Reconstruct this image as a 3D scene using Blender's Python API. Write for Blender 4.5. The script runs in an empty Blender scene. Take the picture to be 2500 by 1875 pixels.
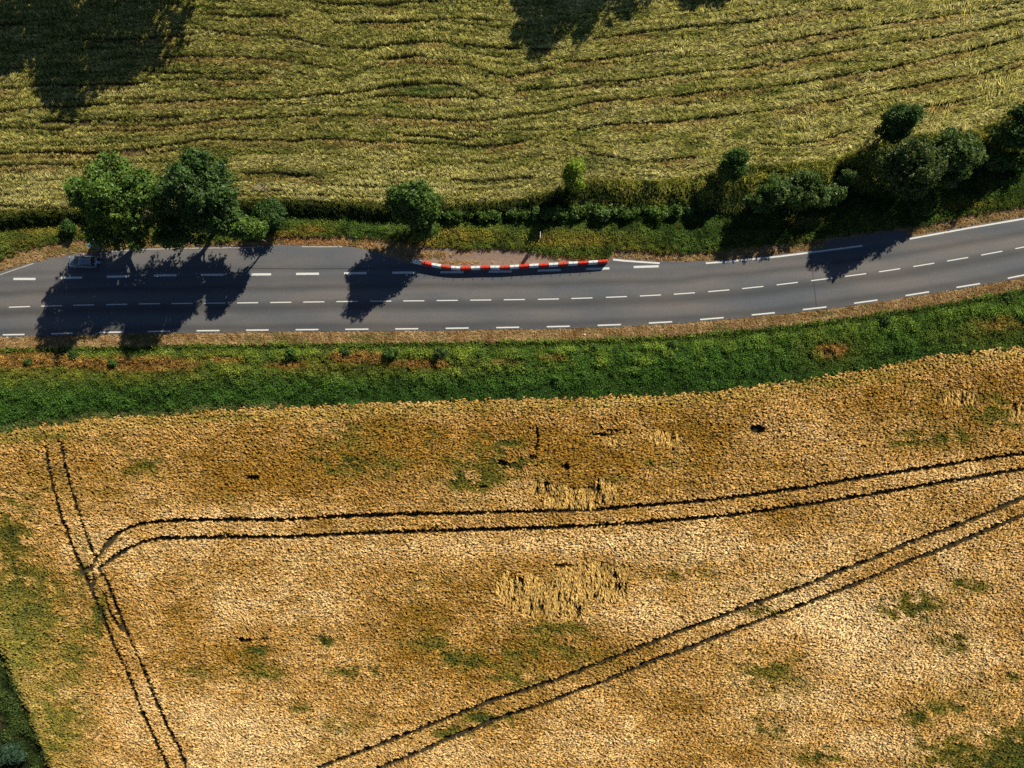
import bpy, bmesh, math, random
import numpy as np
from mathutils import Vector, Matrix, Euler

random.seed(7)
RNG = np.random.default_rng(11)
SC = bpy.context.scene
COL = SC.collection
PI = math.pi

# ------------------------------------------------------------------ camera, sky, sun, exposure
CAM_H = 110.0            # drone height above the road, metres
PPM = 16.0               # photograph pixels per metre on the road plane
SUN_EL = math.radians(31.5)
SH = Vector((-0.57, -0.82)).normalized()      # direction in which shadows fall (x right, y up in the picture)

cam_d = bpy.data.cameras.new("camera")
cam = bpy.data.objects.new("camera", cam_d)
COL.objects.link(cam)
cam.location = (0, 0, CAM_H)
cam.rotation_euler = (0, 0, 0)
cam_d.sensor_fit = 'HORIZONTAL'
cam_d.angle = 2 * math.atan(1250.0 / PPM / CAM_H)
cam_d.clip_start = 1.0
cam_d.clip_end = 5000
SC.camera = cam

world = bpy.data.worlds.new("World")
SC.world = world
world.use_nodes = True
wn = world.node_tree.nodes
bg = wn["Background"]
sky = wn.new("ShaderNodeTexSky")
sky.sky_type = 'NISHITA'
sky.sun_disc = False
sun_az = math.atan2(-SH.x, -SH.y)             # compass angle of the sun, clockwise from +Y
sky.sun_elevation = SUN_EL
sky.sun_rotation = sun_az
sky.air_density = 0.65
sky.dust_density = 0.1
sky.ozone_density = 1.6
world.node_tree.links.new(sky.outputs[0], bg.inputs[0])
bg.inputs[1].default_value = 0.05

sun_d = bpy.data.lights.new("sun", 'SUN')
sun_d.energy = 5.0
sun_d.angle = math.radians(0.5)
sun_d.color = (1.0, 0.91, 0.74)
sun = bpy.data.objects.new("sun", sun_d)
COL.objects.link(sun)
tosun = Vector((-SH.x * math.cos(SUN_EL), -SH.y * math.cos(SUN_EL), math.sin(SUN_EL)))
sun.rotation_euler = tosun.to_track_quat('Z', 'Y').to_euler()
sun.location = (60, 80, 90)

SC.view_settings.view_transform = 'Standard'
SC.view_settings.look = 'None'
SC.view_settings.gamma = 1.0
SC.view_settings.exposure = 0.5
SC.view_settings.use_curve_mapping = False
SC.render.engine = 'CYCLES'
SC.cycles.max_bounces = 5
SC.cycles.diffuse_bounces = 1
SC.cycles.glossy_bounces = 2
SC.cycles.transmission_bounces = 2
SC.cycles.use_denoising = False

# ------------------------------------------------------------------ helpers
def P(u, v, z=0.0):
    """survey point: photograph pixel -> ground position for a point at height z"""
    k = (CAM_H - z) / CAM_H / PPM
    return ((u - 1250.0) * k, (937.5 - v) * k)

def UV(x, y, z=0.0):
    k = CAM_H / (CAM_H - z) * PPM
    return 1250.0 + x * k, 937.5 - y * k

def tag(o, label=None, cat=None, group=None, kind=None):
    if label: o["label"] = label
    if cat: o["category"] = cat
    if group: o["group"] = group
    if kind: o["kind"] = kind
    return o

def mesh_obj(name, verts, faces, mat=None, parent=None, smooth=False):
    me = bpy.data.meshes.new(name)
    me.from_pydata([tuple(p) for p in verts], [], [tuple(f) for f in faces])
    if mat: me.materials.append(mat)
    if smooth: me.polygons.foreach_set("use_smooth", [True] * len(me.polygons))
    me.update()
    o = bpy.data.objects.new(name, me)
    COL.objects.link(o)
    if parent: o.parent = parent
    return o

def np_mesh(name, V, Q, mat=None, parent=None, smooth=False):
    """quads (n,4) or tris (n,3) mesh from numpy arrays"""
    me = bpy.data.meshes.new(name)
    V = np.asarray(V, np.float32); Q = np.asarray(Q, np.int32)
    n, k = Q.shape
    me.vertices.add(len(V)); me.vertices.foreach_set("co", V.ravel())
    me.loops.add(n * k); me.loops.foreach_set("vertex_index", Q.ravel())
    me.polygons.add(n)
    me.polygons.foreach_set("loop_start", np.arange(0, n * k, k, dtype=np.int32))
    me.polygons.foreach_set("loop_total", np.full(n, k, np.int32))
    if smooth: me.polygons.foreach_set("use_smooth", np.ones(n, bool))
    if mat: me.materials.append(mat)
    me.update(calc_edges=True)
    o = bpy.data.objects.new(name, me)
    COL.objects.link(o)
    if parent: o.parent = parent
    return o

def bm_obj(name, bm, mat=None, parent=None, smooth=False, mats=None):
    me = bpy.data.meshes.new(name)
    bm.to_mesh(me); bm.free()
    for m in (mats or [mat]):
        if m: me.materials.append(m)
    if smooth: me.polygons.foreach_set("use_smooth", [True] * len(me.polygons))
    o = bpy.data.objects.new(name, me)
    COL.objects.link(o)
    if parent: o.parent = parent
    return o

def add_box(bm, cx, cy, cz, sx, sy, sz, bev=0.0, rz=0.0, mi=0):
    r = bmesh.ops.create_cube(bm, size=1.0)
    vs = r['verts']
    bmesh.ops.scale(bm, vec=(sx, sy, sz), verts=vs)
    if bev > 0:
        es = list({e for v in vs for e in v.link_edges})
        g = bmesh.ops.bevel(bm, geom=es, offset=bev, segments=2, affect='EDGES', profile=0.5)
        vs = list({v for f in g['faces'] for v in f.verts} | {v for v in vs if v.is_valid})
        # whole connected piece
        seen = set(vs); st = list(vs)
        while st:
            w = st.pop()
            for e in w.link_edges:
                o = e.other_vert(w)
                if o not in seen: seen.add(o); st.append(o)
        vs = list(seen)
    M = Matrix.Translation((cx, cy, cz)) @ Matrix.Rotation(rz, 4, 'Z')
    bmesh.ops.transform(bm, matrix=M, verts=vs)
    for f in {f for v in vs for f in v.link_faces}: f.material_index = mi
    return vs

def add_cyl(bm, p0, p1, r0, r1=None, seg=12, mi=0):
    p0, p1 = Vector(p0), Vector(p1)
    r1 = r0 if r1 is None else r1
    d = p1 - p0
    r = bmesh.ops.create_cone(bm, cap_ends=True, segments=seg, radius1=r0, radius2=r1, depth=d.length)
    M = Matrix.Translation((p0 + p1) / 2) @ d.to_track_quat('Z', 'Y').to_matrix().to_4x4()
    bmesh.ops.transform(bm, matrix=M, verts=r['verts'])
    for f in {f for v in r['verts'] for f in v.link_faces}: f.material_index = mi
    return r['verts']

def vn(x, y, seed=0):
    """smooth value noise 0..1"""
    x = np.asarray(x, float); y = np.asarray(y, float)
    xi = np.floor(x).astype(np.int64); yi = np.floor(y).astype(np.int64)
    fx = x - xi; fy = y - yi
    fx = fx * fx * (3 - 2 * fx); fy = fy * fy * (3 - 2 * fy)
    def h(a, b):
        n = (a * 374761393 + b * 668265263 + seed * 1442695041) & 0xffffffff
        n = ((n ^ (n >> 13)) * 1274126177) & 0xffffffff
        n = (n ^ (n >> 16)) & 0xffff
        return n / 65535.0
    a = h(xi, yi); b = h(xi + 1, yi); c = h(xi, yi + 1); d = h(xi + 1, yi + 1)
    return (a * (1 - fx) + b * fx) * (1 - fy) + (c * (1 - fx) + d * fx) * fy

def fbm(x, y, seed=0, o=3):
    s = 0; a = 0.5; t = 0
    for i in range(o):
        s = s + a * vn(x * 2 ** i, y * 2 ** i, seed + i * 17); t += a; a *= 0.5
    return s / t

def sstep(a, b, x):
    t = np.clip((x - a) / (b - a), 0, 1)
    return t * t * (3 - 2 * t)

def L(pts):
    a = np.array(pts, float)
    return lambda u: np.interp(u, a[:, 0], a[:, 1])

# ------------------------------------------------------------------ survey lines (pixel v as a function of pixel u)
F1 = L([(-300,516),(0,516),(158,513),(400,500),(690,487),(830,493),(950,499),(1090,501),(1180,493),(1260,490),(1315,478),(1360,462),
        (1455,439),(1570,443),(1680,438),(1740,426),(1830,402),(1900,404),(1990,397),(2063,383),(2117,365),(2180,345),
        (2247,328),(2316,328),(2388,318),(2442,296),(2500,265),(2800,180)])
F2 = L([(-300,553),(0,553),(158,546),(690,527),(830,530),(950,539),(1090,534),(1200,532),(1300,526),(1430,515),(1680,512),
        (1760,520),(1900,525),(2050,505),(2200,480),(2420,425),(2500,405),(2800,340)])
G1 = L([(-300,700),(-100,662),(0,636),(60,610),(110,596),(190,583),(400,590),(640,588),(650,583),(700,575),(790,575),(900,579),
        (930,585),(1000,600),(1123,606),(1231,606),(1313,617),(1408,629),(1484,634),(1496,611),(1533,610),(1625,617),
        (1701,617),(1777,612),(1842,601),(1900,596),(1990,585),(2120,570),(2254,549),(2370,524),(2500,507),(2800,450)])
AN = L([(-300,730),(-100,690),(0,664),(60,645),(130,629),(200,618),(272,612),(354,605),(625,600),(700,598),(840,600),(886,607),
        (940,622),(1000,640),(1060,652),(1100,656),(1250,653),(1400,646),(1486,638),(1497,629),(1560,635),(1610,638.5),
        (1660,640),(1723,638.5),(1773,635),(1900,622),(1990,611),(2105,596),(2221,579),(2370,552),(2500,530),(2800,468)])
RS = L([(-300,831),(-100,825),(0,823),(60,822),(178,819),(296,816),(480,813),(656,811),(778,810),(1021,808),(1240,805),
        (1390,802),(1514,798),(1641,791),(1766,781),(1891,769),(2017,755),(2142,738),(2268,718),(2392,698),(2500,677),(2800,616)])
CL = L([(-300,757),(0,751),(47,749),(204,744.7),(364,741.5),(605,739.3),(850,736),(1010,734.5),(1175,732.5),(1340,730.5),
        (1422,728),(1505,725),(1588,721.5),(1672,716.7),(1755,710),(1839,702),(1922,692.5),(2006,682),(2088,671.7),
        (2172,660),(2255,646.7),(2338,633),(2422,618),(2500,603),(2800,545)])
WN = L([(-300,1080),(-100,1066),(0,1053),(95,1037),(158,1034),(220,1020),(316,1016),(411,1014),(490,1003),(570,999),(700,994),
        (880,985),(1100,977),(1300,973),(1490,969),(1700,958),(1800,949),(1870,936),(1990,923),(2053,911),(2116,903),
        (2211,882),(2306,865),(2400,857),(2500,847),(2800,805)])
G2 = lambda u: RS(u) + 27 + 3 * vn(np.asarray(u) / 40.0, 0 * np.asarray(u), 5)
def DITCH(v):     # left edge of the lower field (pixel u as function of v)
    return np.interp(v, [1500, 1594, 1629, 1674, 1747, 1809, 1875, 2100], [-60, -2, 17, 35, 69, 90, 118, 215])

def ground_z(x, y):
    """terrain height in metres"""
    x = np.asarray(x, float); y = np.asarray(y, float)
    u = 1250.0 + x * PPM; v = 937.5 - y * PPM
    rs = RS(u); an = AN(u); g1 = G1(u); f2 = F2(u); f1 = F1(u); wn_ = WN(u); g2 = rs + 27
    right = sstep(1300, 1600, u)
    hi = 1.45 - 0.35 * right
    ks = [(-1e5, 1.6), (None, 0)]
    V = np.stack([f1 - 260, f1 - 10, f1 + 2, f2 - 4, f2 + 6, (f2 + g1) / 2, g1 - 3, g1 + 4, an, rs, g2, g2 + 8, g2 + 26, wn_ - 90, wn_ - 12, wn_ + 10, wn_ + 300])
    Z = np.stack([hi + 0.2, hi, hi - 0.1, 0 * u - 0.25, 0 * u - 0.3, 0 * u + 0.15, 0 * u + 0.1, 0 * u + 0.0, 0 * u - 0.03, 0 * u - 0.03,
                  0 * u - 0.03, 0 * u - 0.55, 0 * u - 0.2, 0 * u - 0.45, 0 * u - 1.5, 0 * u - 1.35, 0 * u - 1.2])
    V = np.maximum.accumulate(V, axis=0)
    z = Z[0].copy()
    for i in range(len(V) - 1):
        t = np.clip((v - V[i]) / np.maximum(V[i + 1] - V[i], 1e-3), 0, 1)
        m = v >= V[i]
        z = np.where(m, Z[i] * (1 - t) + Z[i + 1] * t, z)
    rough = (fbm(x / 5, y / 5, 3) - 0.5) * 0.35
    onroad = (v > an - 14) & (v < rs + 12)
    z = z + np.where(onroad, 0, rough * np.clip(np.minimum(np.abs(v - an + 14), np.abs(v - rs - 12)) / 30, 0, 1))
    du = DITCH(v) - u
    z = z - np.where(v > 1400, sstep(-5, 25, du) * 0.7, 0)
    return z

# ------------------------------------------------------------------ materials
def new_mat(name):
    m = bpy.data.materials.new(name); m.use_nodes = True
    nt = m.node_tree
    return m, nt, nt.nodes, nt.links, nt.nodes["Principled BSDF"]

def simple(name, col, rough=0.6, metal=0.0, noise=0.0, nscale=8.0, coat=0.0):
    m, nt, N, Lk, b = new_mat(name)
    b.inputs["Roughness"].default_value = rough
    b.inputs["Metallic"].default_value = metal
    if coat: b.inputs["Coat Weight"].default_value = coat
    if noise:
        tc = N.new("ShaderNodeTexCoord"); n = N.new("ShaderNodeTexNoise"); n.inputs["Scale"].default_value = nscale
        n.inputs["Detail"].default_value = 6
        r = N.new("ShaderNodeMixRGB")
        r.inputs[1].default_value = tuple(c * (1 - noise) for c in col) + (1,)
        r.inputs[2].default_value = tuple(min(1, c * (1 + noise)) for c in col) + (1,)
        Lk.new(tc.outputs["Object"], n.inputs["Vector"]); Lk.new(n.outputs["Fac"], r.inputs[0])
        Lk.new(r.outputs[0], b.inputs["Base Color"])
    else:
        b.inputs["Base Color"].default_value = tuple(col) + (1,)
    return m

def tint_mat(name, translucent=0.0, spread=0.5):
    """colour of every tuft comes from its own tint; blades of a tuft differ from each other"""
    m, nt, N, Lk, b = new_mat(name)
    N.remove(b)
    a = N.new("ShaderNodeAttribute"); a.attribute_type = 'INSTANCER'; a.attribute_name = "tint"
    g = N.new("ShaderNodeNewGeometry")
    oi = N.new("ShaderNodeObjectInfo")
    ad = N.new("ShaderNodeMath"); ad.operation = 'ADD'
    fr = N.new("ShaderNodeMath"); fr.operation = 'FRACT'
    Lk.new(g.outputs["Random Per Island"], ad.inputs[0]); Lk.new(oi.outputs["Random"], ad.inputs[1])
    Lk.new(ad.outputs[0], fr.inputs[0])
    mr = N.new("ShaderNodeMapRange"); mr.inputs[3].default_value = 1 - spread; mr.inputs[4].default_value = 1 + spread
    Lk.new(fr.outputs[0], mr.inputs[0])
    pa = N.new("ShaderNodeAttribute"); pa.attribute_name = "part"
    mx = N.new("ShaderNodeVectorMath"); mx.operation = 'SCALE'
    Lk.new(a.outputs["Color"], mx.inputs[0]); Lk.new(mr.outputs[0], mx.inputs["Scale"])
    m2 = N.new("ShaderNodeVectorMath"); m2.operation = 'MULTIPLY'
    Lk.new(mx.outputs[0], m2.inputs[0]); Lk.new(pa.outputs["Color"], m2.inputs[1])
    d = N.new("ShaderNodeBsdfDiffuse")
    Lk.new(m2.outputs[0], d.inputs["Color"])
    out = N["Material Output"]
    if translucent:
        t = N.new("ShaderNodeBsdfTranslucent"); Lk.new(m2.outputs[0], t.inputs["Color"])
        mix = N.new("ShaderNodeMixShader"); mix.inputs[0].default_value = translucent
        Lk.new(d.outputs[0], mix.inputs[1]); Lk.new(t.outputs[0], mix.inputs[2]); Lk.new(mix.outputs[0], out.inputs[0])
    else:
        Lk.new(d.outputs[0], out.inputs[0])
    return m

def leaf_mat(name, c0, c1, c2, nscale=1.4, trans=0.22):
    m, nt, N, Lk, b = new_mat(name)
    N.remove(b)
    g = N.new("ShaderNodeNewGeometry")
    tc = N.new("ShaderNodeTexCoord"); n = N.new("ShaderNodeTexNoise"); n.inputs["Scale"].default_value = nscale; n.inputs["Detail"].default_value = 3
    Lk.new(tc.outputs["Object"], n.inputs["Vector"])
    ad = N.new("ShaderNodeMath"); ad.operation = 'MULTIPLY_ADD'; ad.inputs[1].default_value = 0.55
    Lk.new(g.outputs["Random Per Island"], ad.inputs[0])
    ms = N.new("ShaderNodeMapRange"); ms.inputs[1].default_value = 0.35; ms.inputs[2].default_value = 0.65
    ms.inputs[3].default_value = 0.0; ms.inputs[4].default_value = 0.45
    Lk.new(n.outputs["Fac"], ms.inputs[0]); Lk.new(ms.outputs[0], ad.inputs[2])
    r = N.new("ShaderNodeValToRGB")
    r.color_ramp.elements[0].color = tuple(c0) + (1,); r.color_ramp.elements[0].position = 0.1
    r.color_ramp.elements[1].color = tuple(c2) + (1,); r.color_ramp.elements[1].position = 0.95
    e = r.color_ramp.elements.new(0.55); e.color = tuple(c1) + (1,)
    Lk.new(ad.outputs[0], r.inputs[0])
    d = N.new("ShaderNodeBsdfDiffuse"); t = N.new("ShaderNodeBsdfTranslucent")
    Lk.new(r.outputs[0], d.inputs[0]); Lk.new(r.outputs[0], t.inputs[0])
    gl = N.new("ShaderNodeBsdfGlossy"); gl.inputs["Roughness"].default_value = 0.45; gl.inputs[0].default_value = (1, 1, 1, 1)
    mix = N.new("ShaderNodeMixShader"); mix.inputs[0].default_value = trans
    Lk.new(d.outputs[0], mix.inputs[1]); Lk.new(t.outputs[0], mix.inputs[2])
    m2 = N.new("ShaderNodeMixShader"); m2.inputs[0].default_value = 0.012
    Lk.new(mix.outputs[0], m2.inputs[1]); Lk.new(gl.outputs[0], m2.inputs[2])
    Lk.new(m2.outputs[0], N["Material Output"].inputs[0])
    return m

M_BARK = simple("bark", (0.10, 0.075, 0.055), 0.9, noise=0.4, nscale=6)
M_DEAD = simple("dead_wood", (0.30, 0.24, 0.18), 0.9, noise=0.3, nscale=6)
M_PAINT = simple("road_paint", (0.66, 0.67, 0.64), 0.7, noise=0.22, nscale=5)
M_OLDPAINT = simple("worn_road_paint", (0.42, 0.40, 0.34), 0.8, noise=0.35, nscale=2)
M_TAR = simple("tar", (0.022, 0.024, 0.03), 0.6)
M_WHITEPL = simple("white_plastic", (0.74, 0.78, 0.78), 0.5, noise=0.16, nscale=2.2)
M_REDPL = simple("red_plastic", (0.72, 0.045, 0.02), 0.42, noise=0.15, nscale=3)
M_REDPL2 = simple("faded_red_plastic", (0.62, 0.06, 0.03), 0.5, noise=0.25, nscale=3)
M_STEEL = simple("galvanised_steel", (0.35, 0.36, 0.37), 0.45, metal=0.7)
M_DARK = simple("dark_rubber", (0.015, 0.015, 0.016), 0.8)
M_SIGNW = simple("sign_white", (0.8, 0.8, 0.78), 0.5)

def ground_material():
    m, nt, N, Lk, b = new_mat("ground_earth")
    a = N.new("ShaderNodeAttribute"); a.attribute_name = "gcol"
    tc = N.new("ShaderNodeTexCoord")
    n = N.new("ShaderNodeTexNoise"); n.inputs["Scale"].default_value = 3.5; n.inputs["Detail"].default_value = 8; n.inputs["Roughness"].default_value = 0.75
    Lk.new(tc.outputs["Object"], n.inputs["Vector"])
    mr = N.new("ShaderNodeMapRange"); mr.inputs[1].default_value = 0.3; mr.inputs[2].default_value = 0.7; mr.inputs[3].default_value = 0.5; mr.inputs[4].default_value = 1.5
    Lk.new(n.outputs["Fac"], mr.inputs[0])
    v = N.new("ShaderNodeVectorMath"); v.operation = 'SCALE'
    Lk.new(a.outputs["Color"], v.inputs[0]); Lk.new(mr.outputs[0], v.inputs["Scale"])
    Lk.new(v.outputs[0], b.inputs["Base Color"])
    b.inputs["Roughness"].default_value = 0.95
    b.inputs["Specular IOR Level"].default_value = 0.1
    bp = N.new("ShaderNodeBump"); bp.inputs["Strength"].default_value = 0.6; bp.inputs["Distance"].default_value = 0.08
    Lk.new(n.outputs["Fac"], bp.inputs["Height"]); Lk.new(bp.outputs[0], b.inputs["Normal"])
    return m

def asphalt_material():
    m, nt, N, Lk, b = new_mat("asphalt")
    tc = N.new("ShaderNodeTexCoord"); uv = N.new("ShaderNodeUVMap"); uv.uv_map = "lane"
    fine = N.new("ShaderNodeTexNoise"); fine.inputs["Scale"].default_value = 9; fine.inputs["Detail"].default_value = 5; fine.inputs["Roughness"].default_value = 0.8
    Lk.new(tc.outputs["Object"], fine.inputs["Vector"])
    big = N.new("ShaderNodeTexNoise"); big.inputs["Scale"].default_value = 0.12; big.inputs["Detail"].default_value = 5
    mp = N.new("ShaderNodeMapping"); mp.inputs["Scale"].default_value = (0.5, 2.2, 1)
    Lk.new(tc.outputs["Object"], mp.inputs[0]); Lk.new(mp.outputs[0], big.inputs["Vector"])
    sx = N.new("ShaderNodeSeparateXYZ"); Lk.new(uv.outputs[0], sx.inputs[0])
    # v of the lane map: metres from the centre line; wheel paths darker and worn strips between them browner
    wob = N.new("ShaderNodeTexNoise"); wob.inputs["Scale"].default_value = 0.09; wob.inputs["Detail"].default_value = 2
    Lk.new(tc.outputs["Object"], wob.inputs["Vector"])
    addw = N.new("ShaderNodeMath"); addw.operation = 'MULTIPLY_ADD'; addw.inputs[1].default_value = 0.9
    Lk.new(wob.outputs["Fac"], addw.inputs[0]); Lk.new(sx.outputs[1], addw.inputs[2])
    nrm = N.new("ShaderNodeMapRange"); nrm.inputs[1].default_value = -5.0; nrm.inputs[2].default_value = 9.0
    Lk.new(addw.outputs[0], nrm.inputs[0])
    r = N.new("ShaderNodeValToRGB"); cr = r.color_ramp
    def at(p): return (p + 5.0) / 14.0
    stops = [(-5, 0.9), (-4.0, 0.72), (-3.2, 0.62), (-2.5, 0.95), (-1.5, 1.0), (-0.45, 0.58), (0.1, 0.66), (0.9, 1.0), (1.8, 1.02), (2.7, 0.62),
             (3.4, 0.9), (4.3, 0.85), (5.0, 1.05), (5.6, 0.8), (6.3, 1.0), (9, 1.08)]
    while len(cr.elements) > 1: cr.elements.remove(cr.elements[-1])
    cr.elements[0].position = 0; cr.elements[0].color = (stops[0][1],) * 3 + (1,)
    for p, c in stops[1:]:
        e = cr.elements.new(at(p)); e.color = (c, c, c, 1)
    Lk.new(nrm.outputs[0], r.inputs[0])
    base = N.new("ShaderNodeMixRGB"); base.inputs[1].default_value = (0.096, 0.108, 0.124, 1); base.inputs[2].default_value = (0.150, 0.140, 0.134, 1)
    mb = N.new("ShaderNodeMapRange"); mb.inputs[1].default_value = 0.36; mb.inputs[2].default_value = 0.62
    Lk.new(big.outputs["Fac"], mb.inputs[0]); Lk.new(mb.outputs[0], base.inputs[0])
    m1 = N.new("ShaderNodeMixRGB"); m1.blend_type = 'MULTIPLY'; m1.inputs[0].default_value = 1
    Lk.new(base.outputs[0], m1.inputs[1]); Lk.new(r.outputs[0], m1.inputs[2])
    f = N.new("ShaderNodeMapRange"); f.inputs[1].default_value = 0.3; f.inputs[2].default_value = 0.7; f.inputs[3].default_value = 0.55; f.inputs[4].default_value = 1.45
    Lk.new(fine.outputs["Fac"], f.inputs[0])
    v = N.new("ShaderNodeVectorMath"); v.operation = 'SCALE'
    Lk.new(m1.outputs[0], v.inputs[0]); Lk.new(f.outputs[0], v.inputs["Scale"])
    Lk.new(v.outputs[0], b.inputs["Base Color"])
    b.inputs["Roughness"].default_value = 0.75
    b.inputs["Specular IOR Level"].default_value = 0.3
    bp = N.new("ShaderNodeBump"); bp.inputs["Strength"].default_value = 0.3; bp.inputs["Distance"].default_value = 0.02
    Lk.new(fine.outputs["Fac"], bp.inputs["Height"]); Lk.new(bp.outputs[0], b.inputs["Normal"])
    return m

M_GROUND = ground_material()
M_ASPH = asphalt_material()

# ------------------------------------------------------------------ terrain
def axis(dense0, dense1, step, far):
    c = list(np.arange(dense0, dense1 + 1e-6, step))
    s = step; p = dense1; out = []
    while p < far:
        s *= 1.35; p += s; out.append(p)
    s = step; p = dense0; lo = []
    while p > -far:
        s *= 1.35; p -= s; lo.append(p)
    return np.array(lo[::-1] + c + out)

def north_rows(u, v):
    """continuous row coordinate of the upper field, following the traced windrows"""
    ch = ROWCH
    Vs = np.stack([c(u) for c, l in ch]); Ls = [l for c, l in ch]
    Vs = np.maximum.accumulate(Vs, axis=0)
    R = Ls[0] + (v - Vs[0])
    for i in range(len(Ls) - 1):
        t = np.clip((v - Vs[i]) / np.maximum(Vs[i + 1] - Vs[i], 4), 0, 1)
        R = np.where(v >= Vs[i], Ls[i] * (1 - t) + Ls[i + 1] * t, R)
    R = np.where(v > Vs[-1], Ls[-1] + (v - Vs[-1]), R)
    return R

ln_i = [(0,316),(158,312),(260,308),(362,308),(480,299),(565,291),(706,289),(791,283),(904,285),(1074,295),(1180,296),(1250,287),
        (1329,276),(1447,251),(1644,233),(1880,209),(2037,187),(2234,153),(2382,118),(2560,74)]
ln_j = [(0,373),(141,370),(283,367),(396,359),(497,342),(565,342),(678,339),(848,343),(961,345),(1074,353),(1175,359),(1250,350),(1330,336)]
ln_h = [(0,268),(57,266),(181,261),(339,253),(452,246),(593,243),(763,240),(876,226),(961,212),(1074,205),(1130,214),(1181,237)]
ln_g = [(0,216),(158,209),(339,201),(407,196),(497,192),(554,195),(640,193)]
ln_e = [(396,138),(509,134),(593,136),(678,142),(763,158),(836,171)]
ln_b6 = [(1407,317),(1545,300),(1644,293),(1880,268),(2037,241),(2195,212),(2333,187),(2560,135)]
ln_b3 = [(1250,226),(1349,213),(1604,187),(1840,157),(2087,120),(2234,93),(2540,44)]
ROWCH = [
    (L([(0,60),(492,34),(706,44),(814,59),(1074,48),(1250,60),(1447,40),(2136,-60),(2560,-110)]), 50),
    (L([(0,140)] + ln_e + [(890,119),(961,107),(1074,102),(1158,110),(1250,121),(1447,98),(1575,77),(1722,64),(1860,44),(1959,30),(2136,13),(2560,-45)]), 135),
    (L(ln_g + [(763,215),(876,185),(1017,165),(1130,178),(1250,190),(1378,165),(1644,146),(1821,125),(1998,94),(2136,69),(2333,38),(2560,0)]), 200),
    (L(ln_h[:-1] + ln_b3), 250),
    (L(ln_i), 300),
    (L([(0,345),(600,318),(1000,320),(1250,322)] + ln_b6), 335),
    (L(ln_j + [(1437,369),(1506,384),(1624,386),(1722,372),(1840,350),(1998,346),(2087,315),(2224,266),(2313,251),(2431,221),(2560,190)]), 372),
    (lambda u: F1(u), 480),
]
GAP_LINES = [ln_i, ln_j, ln_h, ln_g, ln_e, ln_b6, ln_b3,
    [(492,34),(565,38),(639,41),(706,44)], [(701,3),(791,7),(927,12),(989,7),(1074,3)],
    [(814,59),(961,54),(1074,48),(1204,53)], [(819,116),(893,119),(961,107),(1074,102),(1158,110),(1250,121)],
    [(932,148),(1017,136),(1074,148),(1130,155),(1204,181),(1240,186),(1300,178),(1360,170)],
    [(1378,152),(1447,146),(1550,134),(1644,126)], [(1447,98),(1575,77),(1722,64),(1860,44),(1959,30),(2136,13)],
    [(1821,110),(1998,84),(2136,59),(2333,30),(2490,2)], [(1250,345),(1320,337)],
    [(1437,369),(1506,384),(1624,386),(1700,378)], [(1840,344),(1900,349),(1998,344),(2087,315)],
    [(2224,266),(2313,251),(2431,221)], [(593,421),(678,423),(791,432)], [(0,407),(85,404),(186,402)],
    [(961,325),(1045,333),(1158,339)], [(915,232),(1045,237),(1175,240)], [(396,73),(480,68),(650,90),(735,99),(819,116)],
    [(350,178),(480,176),(667,184)], [(1220,122),(1274,123),(1347,115)], [(1100,440),(1204,443),(1306,435)],
    [(100,298),(300,292),(452,285)], [(0,57),(60,56)], [(170,101),(300,97),(480,84)]]

# lower-field wheelings (pixel polylines)
TRAM = [
    [(108,1092),(117,1145),(130,1199),(142,1243),(158,1287),(172,1324),(184,1352),(201,1397),(222,1432),(236,1473),(256,1522),(277,1570),(301,1622),(322,1674),(346,1737),(374,1796),(409,1875),(440,1950)],
    [(147,1083),(155,1129),(168,1183),(184,1233),(199,1275),(215,1322),(230,1357)],
    [(242,1390),(260,1418),(274,1459),(294,1508),(312,1550),(336,1601),(353,1647),(378,1705),(405,1768),(433,1820),(458,1880),(490,1950)],
    [(222,1387),(233,1368),(253,1337),(285,1303),(332,1281),(380,1273),(443,1269),(538,1269),(700,1268),(904,1258),(1000,1255),(1100,1254),(1218,1250),(1335,1247),(1453,1244),(1531,1238),(1649,1228),(1700,1224),(1800,1213),(1958,1191),(2116,1164),(2275,1139),(2433,1116),(2500,1107),(2620,1090)],
    [(242,1387),(274,1362),(312,1338),(346,1324),(391,1314),(485,1312),(589,1311),(700,1310),(850,1303),(1100,1295),(1257,1290),(1413,1285),(1531,1279),(1649,1269),(1700,1265),(1800,1256),(1958,1233),(2116,1208),(2275,1181),(2433,1156),(2500,1145),(2620,1127)],
    [(720,1905),(785,1871),(911,1823),(1038,1773),(1200,1711),(1356,1659),(1470,1616),(1582,1571),(1700,1527),(1800,1489),(1966,1428),(2098,1375),(2228,1322),(2370,1268),(2500,1215),(2620,1165)],
    [(860,1905),(927,1874),(975,1855),(1101,1801),(1200,1760),(1356,1706),(1470,1664),(1582,1616),(1700,1575),(1800,1534),(1966,1474),(2098,1421),(2214,1371),(2330,1328),(2500,1256),(2620,1206)],
]
THIN = [[(226,1400),(231,1430),(229,1445),(238,1480)], [(256,1450),(262,1480),(267,1497),(287,1525),(301,1539)],
        [(222,1387),(212,1383),(205,1393)], [(545,1300),(546,1300)]]
HOLES = [(597,1561,14,5),(640,1559,12,3),(1310,1055,4,10),(1311,1080,4,14),(1308,1092,5,5),(617,1165,13,5),(1850,1047,14,9),(1225,1130,11,6),
         (1300,1115,8,5),(1180,1187,9,4),(1470,1060,25,3),(1500,1050,20,3),(1380,1140,9,7),(1355,1210,9,3),(1378,1380,25,3)]

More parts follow.
